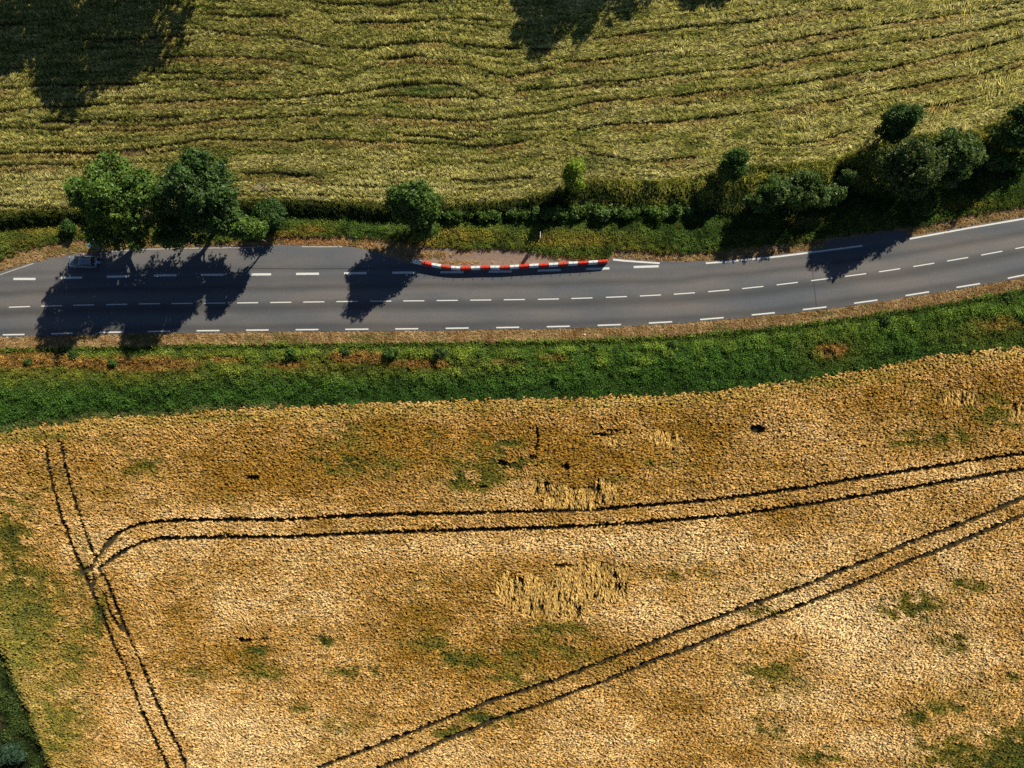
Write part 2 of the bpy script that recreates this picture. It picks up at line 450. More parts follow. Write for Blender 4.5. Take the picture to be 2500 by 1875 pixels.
def seg_dist(x, y, poly):
    """distance (m) from points to a polyline given in pixels at height z=-0.6"""
    pts = np.array([P(a, b, -0.6) for a, b in poly])
    best = np.full(x.shape, 1e9)
    for i in range(len(pts) - 1):
        ax, ay = pts[i]; bx, by = pts[i + 1]
        dx, dy = bx - ax, by - ay
        m = (x > min(ax, bx) - 3) & (x < max(ax, bx) + 3) & (y > min(ay, by) - 3) & (y < max(ay, by) + 3)
        if not m.any(): continue
        xx, yy = x[m], y[m]
        t = np.clip(((xx - ax) * dx + (yy - ay) * dy) / max(dx * dx + dy * dy, 1e-9), 0, 1)
        best[m] = np.minimum(best[m], np.hypot(xx - ax - t * dx, yy - ay - t * dy))
    return best

def build_ground():
    X = axis(-100, 100, 0.5, 1800); Y = axis(-75, 75, 0.45, 1800)
    gx, gy = np.meshgrid(X, Y)
    z = ground_z(gx, gy)
    far = np.maximum(np.abs(gx) - 100, np.abs(gy) - 75)
    z = np.where(far > 0, z * np.exp(-np.maximum(far, 0) / 200), z)
    V = np.stack([gx, gy, z], -1).reshape(-1, 3)
    ny, nx = gx.shape
    i = np.arange(nx - 1)[None, :] + np.arange(ny - 1)[:, None] * nx
    Q = np.stack([i, i + 1, i + 1 + nx, i + nx], -1).reshape(-1, 4)
    g = np_mesh("ground", V, Q, M_GROUND, smooth=True)
    u, v = UV(gx, gy)
    c = np.zeros(gx.shape + (4,)); c[..., 3] = 1
    def put(mask, col):
        c[mask, :3] = col
    put(v < F1(u), (0.11, 0.08, 0.035))
    put((v >= F1(u)) & (v < G1(u)), (0.045, 0.05, 0.02))
    put((v >= G1(u)) & (v < AN(u) + 10), (0.26, 0.165, 0.09))
    put((v >= RS(u) - 6) & (v < G2(u)), (0.24, 0.15, 0.07))
    put((v >= G2(u)) & (v < WN(u)), (0.05, 0.05, 0.02))
    put(v >= WN(u), (0.050, 0.040, 0.022))
    farm = far > 20
    n = fbm(gx / 90, gy / 90, 9)
    put(farm & (gy > 0), (0.13, 0.13, 0.05)); put(farm & (gy <= 0), (0.22, 0.15, 0.06))
    put(farm & (n > 0.58), (0.05, 0.075, 0.025))
    at = g.data.color_attributes.new("gcol", 'FLOAT_COLOR', 'POINT')
    at.data.foreach_set("color", c.reshape(-1).astype(np.float32))
    tag(g, kind="structure", label="rolling farmland ground under the road, verges and both fields")
    return g
ground = build_ground()

# ------------------------------------------------------------------ road and markings
def build_road():
    us = np.arange(-220, 2721, 12.0)
    nacr = 16
    V = []; UVs = []; F = []
    for u in us:
        a, b, c = float(AN(u)), float(RS(u)), float(CL(u))
        for j in range(nacr + 1):
            v = a + (b - a) * j / nacr
            x, y = P(u, v)
            # slightly ragged edge
            if j == 0: y += 0.10 * (vn(u / 9.0, 0, 21) - 0.5) * 2
            if j == nacr: y += 0.04 * (vn(u / 9.0, 0, 22) - 0.5) * 2
            V.append((x, y, 0.02)); UVs.append((x, (c - v) / PPM))
    n = len(us)
    for i in range(n - 1):
        for j in range(nacr):
            a = i * (nacr + 1) + j
            F.append((a, a + 1, a + nacr + 2, a + nacr + 1))
    o = mesh_obj("road", V, F, M_ASPH)
    uvl = o.data.uv_layers.new(name="lane")
    for l in o.data.loops: uvl.data[l.index].uv = UVs[l.vertex_index]
    tag(o, kind="structure", label="grey asphalt country road with a lay-by widening at left")
    return o
road = build_road()

dash_cache = {}
def dash(name, u0, u1, vf, w, mat, dv=0.0, zz=0.027):
    """one painted dash between two pixel columns"""
    v0, v1 = float(vf(u0)) + dv, float(vf(u1)) + dv
    p0, p1 = Vector(P(u0, v0)), Vector(P(u1, v1))
    Lg = (p1 - p0).length
    key = (name, round(w, 3), mat.name)
    if key not in dash_cache:
        nseg = 8
        vs = []; fs = []
        for i in range(nseg + 1):
            x = -0.5 + i / nseg
            e = 0.06 * (random.random() - 0.5)
            vs += [(x, -0.5 + e, 0), (x, 0.5 + e * 0.7, 0), (x, -0.5 + e, 1), (x, 0.5 + e * 0.7, 1)]
        for i in range(nseg):
            a = i * 4; b = a + 4
            fs += [(a + 2, b + 2, b + 3, a + 3), (a, a + 2, a + 3, a + 1) if i == 0 else (a, b, b + 2, a + 2), (a + 1, a + 3, b + 3, b + 1)]
        o = mesh_obj(name, vs, fs, mat)
        dash_cache[key] = o
    else:
        o = dash_cache[key].copy(); COL.objects.link(o)
    o.scale = (Lg, w, 0.004)
    m = (p0 + p1) / 2
    o.location = (m.x, m.y, zz - 0.004)
    o.rotation_euler = (0, 0, math.atan2(p1.y - p0.y, p1.x - p0.x))
    o.parent = road
    return o

for s in [-137,-57,22,101,179,259.5,339.6,419,499,579,660,740.5,821.5,904,984.5,1066,1148,1230,1313,1395,1479,1562,1645,1729,1812,1896,1980,2063,2146,2229,2312,2395.5,2478.6,2562]:
    dash("centre_dash", s, s + 51.5, CL, 0.15, M_PAINT)
RSL = lambda u: RS(u) - 5.5
for a, b in [(-230,-175),(-112,-58),(7,60),(125.6,178),(242,296.5),(361,415.5),(480,536),(600.6,656),(722,777.5),(843,899.6),(965,1021),(1088,1144),(1211.5,1267.5),
             (1335,1391),(1459,1516),(1584,1641),(1709,1766.5),(1835,1891.5),(1960,2017.5),(2085,2142),(2210.7,2268),(2335,2392.6),(2460,2518),(2585,2642)]:
    dash("edge_dash", a, b, RSL, 0.20, M_PAINT)
BD = L([(33,681),(87,681),(175,678),(288,675),(403,672),(518,671),(635,670),(751,668.5),(867,667),(986,665.5),(1103,664.5),(1221,663),(1341,660),(1431,657),(1488,655),(1547,652),(1608,650)])
for a, b in [(-84,-30),(33,87),(149,201),(261,316),(376,431),(491,546),(609,662),(723,779),(840,895),(958,1014),(1075,1132),(1193,1250),(1313,1369),(1430.5,1487.5),(1547,1608)]:
    dash("layby_dash", a, b, BD, 0.33, M_PAINT)

def line_strip(name, pts, w, mat, z=0.027):
    """continuous painted line following pixel points"""
    a = np.array(pts, float)
    us = np.arange(a[0, 0], a[-1, 0], 10.0).tolist() + [a[-1, 0]]
    c = [Vector(P(u, float(np.interp(u, a[:, 0], a[:, 1])))) for u in us]
    V = []; F = []
    for i, p in enumerate(c):
        q = c[min(i + 1, len(c) - 1)] - c[max(i - 1, 0)]
        nrm = Vector((-q.y, q.x)).normalized() * w / 2 * (1 + 0.15 * (random.random() - 0.5))
        V += [(p.x + nrm.x, p.y + nrm.y, z), (p.x - nrm.x, p.y - nrm.y, z), (p.x + nrm.x, p.y + nrm.y, z - 0.005), (p.x - nrm.x, p.y - nrm.y, z - 0.005)]
    for i in range(len(c) - 1):
        k = 4 * i
        F += [(k, k + 1, k + 5, k + 4), (k, k + 4, k + 6, k + 2), (k + 1, k + 3, k + 7, k + 5)]
    return mesh_obj(name, V, F, mat, road)
line_strip("edge_line", [(1723,642.6),(1773,639),(1900,626.3),(1990,615),(2105.5,600)], 0.24, M_PAINT)
line_strip("edge_line", [(2221,583),(2370,556),(2500,534),(2700,494)], 0.24, M_PAINT)
line_strip("edge_line", [(1496.6,633.6),(1523,636.5),(1570,640),(1610.5,642.5)], 0.26, M_PAINT)
line_strip("edge_line", [(-180,705),(-80,693),(0,671),(40,657),(82,643)], 0.15, M_OLDPAINT)
line_strip("edge_line", [(272,614),(354,608.6),(480,606),(625,604)], 0.13, M_OLDPAINT)
line_strip("edge_line", [(737,602),(790,602.5),(836,602)], 0.15, M_OLDPAINT)
line_strip("tar_seam", [(600,655),(750,656.5),(905,655)], 0.07, M_TAR, z=0.0245)

# seam across the carriageway and a darker patch beside it
def patch(name, corners, mat, z):
    V = [(*P(u, v), z) for u, v in corners]
    return mesh_obj(name, V, [tuple(range(len(V)))], mat, road)
M_PATCH = simple("newer_asphalt", (0.072, 0.075, 0.088), 0.75, noise=0.35, nscale=6)
seam = []
for i in range(9):
    t = i / 8; u = 1979 + 15 * t; v = 619 + (755 - 619) * t + 1
    seam.append((u, v))
patch("tar_seam", [(a - 0.8, b) for a, b in seam] + [(a + 0.8, b) for a, b in seam[::-1]], M_TAR, 0.0245)

# stained paved island behind the barrier
M_ISL = simple("dusty_gravel", (0.215, 0.155, 0.12), 0.95, noise=0.42, nscale=2.6)
iu = np.arange(935, 1489, 8.0)
V = []; F = []
for u in iu:
    g = float(G1(u)) - 3; a = float(AN(u)) + 4
    g = min(g, a - 4)
    for j in range(5):
        v = g + (a - g) * j / 4
        V.append((*P(u, v), 0.0295 + 0.0 * j))
for i in range(len(iu) - 1):
    for j in range(4):
        k = i * 5 + j; F.append((k, k + 1, k + 6, k + 5))
isl = mesh_obj("gravel_island", V, F, M_ISL)
tag(isl, kind="structure", label="brown dusty paved island between the plastic barrier and the weeds")
# entrance apron in the shade of the big tree on the right
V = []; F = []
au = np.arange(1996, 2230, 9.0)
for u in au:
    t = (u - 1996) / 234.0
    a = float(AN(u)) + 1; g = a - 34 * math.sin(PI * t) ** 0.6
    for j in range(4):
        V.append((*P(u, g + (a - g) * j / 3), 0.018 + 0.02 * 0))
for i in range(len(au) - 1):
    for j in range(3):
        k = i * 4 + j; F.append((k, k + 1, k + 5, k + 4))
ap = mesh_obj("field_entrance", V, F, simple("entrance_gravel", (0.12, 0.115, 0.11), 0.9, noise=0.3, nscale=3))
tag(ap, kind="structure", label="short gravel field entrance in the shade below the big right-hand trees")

# ------------------------------------------------------------------ tuft prototypes (unlinked meshes used as instances)
def ribbon_mesh(name, blades, mat):
    """blades: list of (points[], width[], value[])"""
    V = []; F = []; C = []
    for pts, ws, cs in blades:
        b0 = len(V)
        for i, p in enumerate(pts):
            q = pts[min(i + 1, len(pts) - 1)] - pts[max(i - 1, 0)]
            s = q.cross(Vector((0.25, 0.3, 1))).normalized() if q.length > 0 else Vector((1, 0, 0))
            V += [p - s * ws[i] / 2, p + s * ws[i] / 2]; C += [cs[i]] * 2
        for i in range(len(pts) - 1):
            k = b0 + 2 * i; F.append((k, k + 1, k + 3, k + 2))
    me = bpy.data.meshes.new(name)
    me.from_pydata([tuple(v) for v in V], [], F)
    a = me.color_attributes.new("part", 'FLOAT_COLOR', 'POINT')
    a.data.foreach_set("color", np.array([(c, c, c, 1) if not isinstance(c, tuple) else c + (1,) for c in C], np.float32).ravel())
    me.materials.append(mat); me.update()
    return bpy.data.objects.new(name, me)

M_STRAW = tint_mat("straw_blades", 0.08, 0.34)
M_GRASS = tint_mat("grass_blades", 0.15, 0.42)
M_WEED = tint_mat("weed_leaves", 0.22, 0.35)

def wheat_proto(k):
    """a narrow bundle of ripe ears leaning the same way"""
    r = random.Random(100 + k); bl = []
    for i in range(5):
        p0 = Vector((r.uniform(-0.22, -0.08), r.gauss(0, 0.035), 0.1))
        h = r.uniform(0.56, 0.74); az = r.gauss(0, 0.2)
        dr = Vector((math.cos(az), math.sin(az), 0))
        p1 = p0 + dr * r.uniform(0.05, 0.12) + Vector((0, 0, h - 0.1))
        p2 = p1 + dr * r.uniform(0.12, 0.2) + Vector((0, 0, r.uniform(-0.01, 0.05)))
        p3 = p2 + dr * r.uniform(0.08, 0.15) + Vector((0, 0, -r.uniform(0.02, 0.08)))
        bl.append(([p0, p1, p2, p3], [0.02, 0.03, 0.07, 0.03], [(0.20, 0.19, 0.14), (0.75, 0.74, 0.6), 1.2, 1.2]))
    for i in range(3):      # dark leaves and stems lower down
        az = r.uniform(0, 6.28); dr = Vector((math.cos(az), math.sin(az), 0))
        p0 = Vector((r.gauss(-.05, .06), r.gauss(0, .06), 0.1)); p1 = p0 + dr * 0.08 + Vector((0, 0, r.uniform(0.15, 0.4))); p2 = p1 + dr * 0.16
        bl.append(([p0, p1, p2], [0.03, 0.05, 0.02], [(0.25, 0.25, 0.18)] * 3))
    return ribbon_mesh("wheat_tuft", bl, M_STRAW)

def lying_proto(k):
    r = random.Random(200 + k); bl = []
    for i in range(5):
        p0 = Vector((r.uniform(-0.34, -0.16), r.gauss(0, 0.05), r.uniform(0.02, 0.18)))
        az = r.gauss(0, 0.2); dr = Vector((math.cos(az), math.sin(az), 0)); up = r.uniform(0.1, 0.26)
        p1 = p0 + dr * 0.17 + Vector((0, 0, up)); bend = Vector((-dr.y, dr.x, 0)) * r.gauss(0, 0.05)
        p2 = p1 + dr * 0.2 + bend + Vector((0, 0, r.uniform(-0.02, 0.05)))
        p3 = p2 + dr * 0.16 + bend * 1.5 - Vector((0, 0, r.uniform(0.02, 0.10)))
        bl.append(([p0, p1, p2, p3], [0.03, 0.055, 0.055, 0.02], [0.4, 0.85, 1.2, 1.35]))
    for i in range(4):
        az = r.uniform(0, 6.28); dr = Vector((math.cos(az), math.sin(az), 0))
        p0 = Vector((r.gauss(-.05, .08), r.gauss(0, .08), 0.0)); p1 = p0 + dr * 0.08 + Vector((0, 0, r.uniform(0.06, 0.2))); p2 = p1 + dr * 0.16
        bl.append(([p0, p1, p2], [0.04, 0.06, 0.02], [(0.34, 0.45, 0.35)] * 3))
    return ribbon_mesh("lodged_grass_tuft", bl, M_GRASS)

def grass_proto(k):
    r = random.Random(300 + k); bl = []
    for i in range(14):
        a = r.uniform(0, 2 * PI); d = 0.22 * math.sqrt(r.random())
        p0 = Vector((d * math.cos(a), d * math.sin(a), 0.0))
        az = r.gauss(0, 0.9); dr = Vector((math.cos(az), math.sin(az), 0)); h = r.uniform(0.25, 0.5)
        p1 = p0 + dr * 0.1 + Vector((0, 0, h)); p2 = p1 + dr * r.uniform(0.12, 0.25) - Vector((0, 0, r.uniform(0, 0.08)))
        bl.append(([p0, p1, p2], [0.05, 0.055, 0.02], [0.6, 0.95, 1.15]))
    return ribbon_mesh("grass_tuft", bl, M_GRASS)

def dry_proto(k):
    r = random.Random(400 + k); bl = []
    for i in range(12):
        a = r.uniform(0, 2 * PI); d = 0.17 * math.sqrt(r.random())
        p0 = Vector((d * math.cos(a), d * math.sin(a), 0.0))
        az = r.uniform(0, 2 * PI); dr = Vector((math.cos(az), math.sin(az), 0)); h = r.uniform(0.03, 0.13)
        p1 = p0 + dr * 0.05 + Vector((0, 0, h)); p2 = p1 + dr * 0.12 - Vector((0, 0, 0.02))
        bl.append(([p0, p1, p2], [0.04, 0.05, 0.02], [0.8, 1.0, 1.1]))
    return ribbon_mesh("dry_tuft", bl, M_STRAW)

def weed_proto(k):
    r = random.Random(500 + k); V = []; F = []; C = []
    for i in range(26):
        a = r.uniform(0, 2 * PI); d = 0.30 * math.sqrt(r.random()); z = r.uniform(0.15, 0.55) * (1 - 0.8 * d)
        c = Vector((d * math.cos(a), d * math.sin(a), z))
        ax = Vector((math.cos(a + r.gauss(0, 0.7)), math.sin(a + r.gauss(0, 0.7)), r.gauss(-0.1, 0.35))).normalized()
        side = ax.cross(Vector((r.gauss(0, .3), r.gauss(0, .3), 1))).normalized()
        l = r.uniform(0.10, 0.18); w = l * 0.38
        b = len(V)
        V += [c, c + ax * l * 0.5 + side * w - Vector((0, 0, .01)), c + ax * l, c + ax * l * 0.5 - side * w]
        F.append((b, b + 1, b + 2, b + 3)); C += [r.uniform(0.7, 1.25)] * 4
    me = bpy.data.meshes.new("weed_tuft"); me.from_pydata([tuple(v) for v in V], [], F)
    at = me.color_attributes.new("part", 'FLOAT_COLOR', 'POINT')
    at.data.foreach_set("color", np.array([(c, c, c, 1) for c in C], np.float32).ravel())
    me.materials.append(M_WEED); me.update()
    return bpy.data.objects.new("weed_tuft", me)

PROTO = {"wheat": [wheat_proto(i) for i in range(5)], "lying": [lying_proto(i) for i in range(5)],
         "grass": [grass_proto(i) for i in range(4)], "dry": [dry_proto(i) for i in range(4)], "weed": [weed_proto(i) for i in range(4)]}

def scatter(name, kind, pos, rot, scl, tint, label):
    n = len(pos)
    me = bpy.data.meshes.new(name)
    me.vertices.add(n); me.vertices.foreach_set("co", np.asarray(pos, np.float32).ravel())
    def attr(nm, typ, key, arr):
        a = me.attributes.new(nm, typ, 'POINT'); a.data.foreach_set(key, np.ascontiguousarray(arr).ravel())
    attr("rot", 'FLOAT_VECTOR', "vector", rot.astype(np.float32))
    attr("scl", 'FLOAT_VECTOR', "vector", scl.astype(np.float32))
    attr("tint", 'FLOAT_COLOR', "color", np.concatenate([tint, np.ones((n, 1))], 1).astype(np.float32))
    attr("pick", 'INT', "value", RNG.integers(0, len(PROTO[kind]), n).astype(np.int32))
    o = bpy.data.objects.new(name, me); COL.objects.link(o)
    ng = bpy.data.node_groups.new(name + "_scatter", 'GeometryNodeTree')
    ng.interface.new_socket("Geometry", in_out='INPUT', socket_type='NodeSocketGeometry')
    ng.interface.new_socket("Geometry", in_out='OUTPUT', socket_type='NodeSocketGeometry')
    N = ng.nodes; Lk = ng.links
    gi = N.new("NodeGroupInput"); go = N.new("NodeGroupOutput")
    g2i = N.new("GeometryNodeGeometryToInstance")
    for p in reversed(PROTO[kind]):
        oi = N.new("GeometryNodeObjectInfo"); oi.inputs["Object"].default_value = p
        Lk.new(oi.outputs["Geometry"], g2i.inputs[0])
    ip = N.new("GeometryNodeInstanceOnPoints"); ip.inputs["Pick Instance"].default_value = True
    Lk.new(gi.outputs[0], ip.inputs["Points"]); Lk.new(g2i.outputs[0], ip.inputs["Instance"])
    def na(nm, typ):
        a = N.new("GeometryNodeInputNamedAttribute"); a.data_type = typ; a.inputs["Name"].default_value = nm
        return a.outputs["Attribute"]
    e2r = N.new("FunctionNodeEulerToRotation")
    Lk.new(na("rot", 'FLOAT_VECTOR'), e2r.inputs[0]); Lk.new(e2r.outputs[0], ip.inputs["Rotation"])
    Lk.new(na("scl", 'FLOAT_VECTOR'), ip.inputs["Scale"])
    Lk.new(na("pick", 'INT'), ip.inputs["Instance Index"])
    Lk.new(ip.outputs[0], go.inputs[0])
    md = o.modifiers.new("scatter", 'NODES'); md.node_group = ng
    tag(o, label=label, kind="stuff")
    return o

XM, YM = 88.0, 68.0
def jitter(sp, y0=-YM, y1=YM):
    xs = np.arange(-XM, XM, sp); ys = np.arange(y0, y1, sp)
    gx, gy = np.meshgrid(xs, ys)
    gx = gx.ravel() + RNG.uniform(-.5, .5, gx.size) * sp; gy = gy.ravel() + RNG.uniform(-.5, .5, gy.size) * sp
    return gx, gy
def mixc(a, b, t):
    return np.asarray(a)[None, :] * (1 - t[:, None]) + np.asarray(b)[None, :] * t[:, None] if np.ndim(a) == 1 else a * (1 - t[:, None]) + np.asarray(b)[None, :] * t[:, None]
def blobs(u, v, L_):
    s = np.zeros_like(u)
    for (a, b, ra, rb, w) in L_:
        d = ((u - a) / ra) ** 2 + ((v - b) / rb) ** 2
        s = np.maximum(s, w * np.exp(-d))
    return s

# ------------------------------------------------------------------ lower field: ripe cereal
def wheat():
    x, y = jitter(0.205, -YM, 8.0)
    u, v = UV(x, y, -0.6)
    keep = (v > WN(u) + 2 + 12 * (vn(u / 9, v / 9, 60) - 0.5) + RNG.normal(0, 2.5, len(u))) & (u > DITCH(v) + 24 * (vn(u / 12, v / 12, 61) - .5) + RNG.normal(0, 7, len(u)))
    d = np.full(x.shape, 1e9)
    for ti, pl in enumerate(TRAM): d = np.minimum(d, seg_dist(x, y, pl) - (0.05 if ti > 4 else 0.0))
    d = d - 0.30 * blobs(u, v, [(268,1325,22,22,1),(286,1352,18,12,.8),(222,1420,12,30,.4)])
    wob = 0.25 + 0.10 * vn(x / 1.3, y / 1.3, 62) + RNG.normal(0, 0.045, len(x))
    keep &= d > wob + 0.06
    for pl in THIN: keep &= seg_dist(x, y, pl) > 0.30
    for (a, b, ra, rb) in HOLES:
        keep &= ((u - a) / ra) ** 2 + ((v - b) / rb) ** 2 > 1.3 + 1.2 * vn(u / 4, v / 4, 63)
    x, y, u, v, d = x[keep], y[keep], u[keep], v[keep], d[keep]
    n = len(x)
    # colour map of the crop (ripeness)
    big = fbm(x / 14, y / 7, 31); mid = fbm(x / 2.2, y / 1.4, 33); fine = RNG.random(n)
    gold = np.array([0.64, 0.385, 0.130]); pale = np.array([0.94, 0.665, 0.33]); brown = np.array([0.36, 0.198, 0.036]); olive = np.array([0.20, 0.165, 0.030]); green = np.array([0.075, 0.09, 0.022])
    ripe = blobs(u, v, [(500,1780,330,130,.8),(2150,1560,480,220,.75),(1450,1330,900,55,.75),(300,1330,350,60,.4),(650,1450,220,80,.45),(1500,1620,200,60,.3),(2100,1800,160,60,.6),(1150,1840,200,60,.4),(2300,1160,260,60,.35),(1950,1060,200,50,.3),(700,1250,500,25,.4)])
    dark = 0.12 + blobs(u, v, [(1250,1600,500,60,.4),(450,1460,60,110,.35),(2150,1040,420,60,.35),(1150,1110,480,80,.95),(650,1150,460,80,.75),(2250,1010,300,60,.35),(120,1350,90,200,.5),(1700,1060,300,60,.4),(1250,1380,500,40,.25),(1050,1400,400,60,.45),(950,1500,200,60,.35),(1350,1600,300,70,.5),(2350,1700,160,60,.4),(2350,960,200,60,.25)])
    grn = blobs(u, v, [(50,1500,100,140,.9),(20,1330,60,120,.6),(190,1600,70,100,.5),(140,1760,90,130,.55),(620,1590,38,16,.95),(795,1562,34,16,.9),(635,1640,42,22,.95),
        (860,1642,70,18,.7),(1045,1562,70,26,.75),(1125,1610,60,26,.95),(1350,1535,100,24,.75),(1290,1580,100,24,.5),(725,1735,50,16,.6),(820,1770,120,60,.3),
        (1100,1790,50,16,.95),(1190,1755,60,18,.85),(900,1140,110,36,.6),(830,1080,90,50,.4),(1170,1145,130,45,.65),(1240,1100,90,30,.4),(350,1150,110,26,.4),
        (2300,1065,90,26,.6),(2210,1083,35,10,.7),(2440,1010,90,50,.4),(2230,1480,90,40,.65),(2350,1430,60,18,.5),(2330,1570,50,34,.7),(2240,1755,45,20,.85),(2300,1735,60,16,.6),
        (1880,1650,110,60,.5),(1870,1790,50,40,.6),(2000,1850,50,26,.7),(1870,1492,50,14,.7),(2530,1880,230,95,1.2),(2360,1850,130,50,.9),(2440,1650,70,14,.5),(60,1068,150,20,.6),
        (200,1400,20,60,.55),(240,1500,20,60,.7),(320,1150,60,20,.3),(1850,1440,120,20,.3),(560,1020,70,10,.6),(1500,1175,60,20,.4),(1640,1130,80,30,.3),(2200,925,60,14,.5),(1950,935,140,8,.5),
        (1250,1660,120,20,.35),(1640,1400,120,20,.3),(450,1640,80,30,.25)])
    rows = vn(u / 70.0, (v - np.interp(u, [250, 700, 1300, 1800, 2500], [1311, 1310, 1288, 1256, 1145])) / 3.4, 42)
    t = np.clip(-0.08 + (big - 0.5) * 1.5 + (mid - 0.5) * 1.1 + (rows - 0.5) * 0.5 + ripe * 1.05 - dark * 0.9, -1, 1)
    c = np.where(t[:, None] > 0, gold + (pale - gold) * np.clip(t, 0, 1)[:, None], gold + (brown - gold) * np.clip(-t * 1.2, 0, 1)[:, None])
    brk = fbm(x / 1.5 + y / 4, y / 0.9, 43, 3)
    gt = np.clip((grn * 1.05 + (brk - 0.5) * 1.5 * np.clip(grn * 2.2, 0, 1) - 0.15) * 1.05 + np.clip((fbm(x / 7, y / 3, 35) - 0.52) * 3.0, 0, 0.5) * (brk > 0.42) * (0.25 + dark), 0, 1)
    c = np.where(gt[:, None] < 0.5, c + (olive - c) * (gt * 2)[:, None], olive + (green - olive) * ((gt - 0.5) * 2)[:, None])
    swl_c = vn(x / 0.75 + y * 0.25, y / 0.26 + 0.2 * x, 47)
    # yellow-green headland rows
    hd = np.exp(-((v - WN(u) - 18) / 14) ** 2) * 0.5
    c = c + (np.array([0.50, 0.38, 0.09]) - c) * hd[:, None]
    c = c + (np.array([0.06, 0.09, 0.025]) - c) * (np.exp(-np.maximum(u - DITCH(v), 0) / 14.0) * 0.8 * (v > 1400))[:, None]
    c = c + (np.array([0.40, 0.36, 0.08]) - c) * (np.clip(1 - (u - 0) / 260.0, 0, 1) * sstep(1350, 1600, v) * 0.55)[:, None]
    c = c * (0.62 + 0.56 * fine + 0.22 * swl_c)[:, None]
    c[:, 0] *= 0.93 + 0.14 * RNG.random(n)
    # growth direction
    ang = -0.25 + 2.0 * (fbm(x / 5, y / 3.2, 37) - 0.5) + RNG.normal(0, 0.38, n)
    ang = ang + np.where(RNG.random(n) < 0.25, PI, 0)
    row = vn(u / 60.0, (v + 0.06 * u * 0) / 3.2, 41)
    sc = RNG.uniform(0.82, 1.12, n); swl = vn(x / 0.75 + y * 0.25, y / 0.26 + 0.2 * x, 47)
    hgt = sc * (0.84 + 0.18 * RNG.random(n) + 0.12 * (swl - 0.4) + 0.2 * (mid - 0.5) + 0.12 * (rows - 0.5))
    hgt = hgt * (1 - 0.25 * gt)
    tilt = RNG.normal(0, 0.10, (n, 2))
    # combed-down (lodged) patches: stalks lie southwards and flat
    lodg = blobs(u, v, [(1300,1460,60,60,1),(1390,1430,70,55,1),(1480,1420,60,55,1),(1250,1430,40,40,.8),(1530,1400,20,35,.6),(1360,1490,80,25,.8),(1400,1215,75,28,1.1),(1470,1200,50,30,1),(1330,1190,50,25,.7),
                        (1625,1070,45,20,1),(1490,1080,20,14,.8),(2340,970,45,18,1),(1930,1050,20,12,.7),(2480,1010,25,30,.7)]) 
    stripe = 0.6 * vn(u / 7.0 + v / 60, v / 26.0, 77) + 0.4 * vn(u / 3.5, v / 12.0, 83)
    lod = (lodg * (0.25 + 0.9 * vn(u / 25, v / 30, 78) + 0.7 * vn(u / 7, v / 12, 84)) > 0.40)
    ang = np.where(lod, -PI / 2 + 0.25 * RNG.normal(0, 1, n) + 0.9 * (vn(u / 30, v / 30, 79) - .5), ang)
    hgt = np.where(lod, hgt * (0.2 + 1.3 * stripe), hgt)
    lc = np.array([0.70, 0.45, 0.14])
    lcm = np.clip(0.35 + 0.9 * vn(u / 18, v / 18, 85), 0, 1)[:, None]
    c = np.where(lod[:, None], (lc * lcm + c * (1 - lcm)) * (0.45 + 1.1 * stripe)[:, None] * (0.85 + 0.3 * fine)[:, None], c)
    sx = np.where(lod, 1.7, 1.35) * sc
    drop = lod & (stripe < 0.33)
    k = ~drop
    x, y, c, ang, hgt, sx, sc, tilt, n = x[k], y[k], c[k], ang[k], hgt[k], sx[k], sc[k], tilt[k], int(k.sum())
    z = ground_z(x, y)
    pos = np.stack([x, y, z], 1)
    rot = np.stack([tilt[:, 0], tilt[:, 1], ang], 1)
    scl = np.stack([sx, sc, hgt], 1)
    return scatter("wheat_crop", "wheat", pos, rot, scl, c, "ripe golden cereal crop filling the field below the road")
wheat()

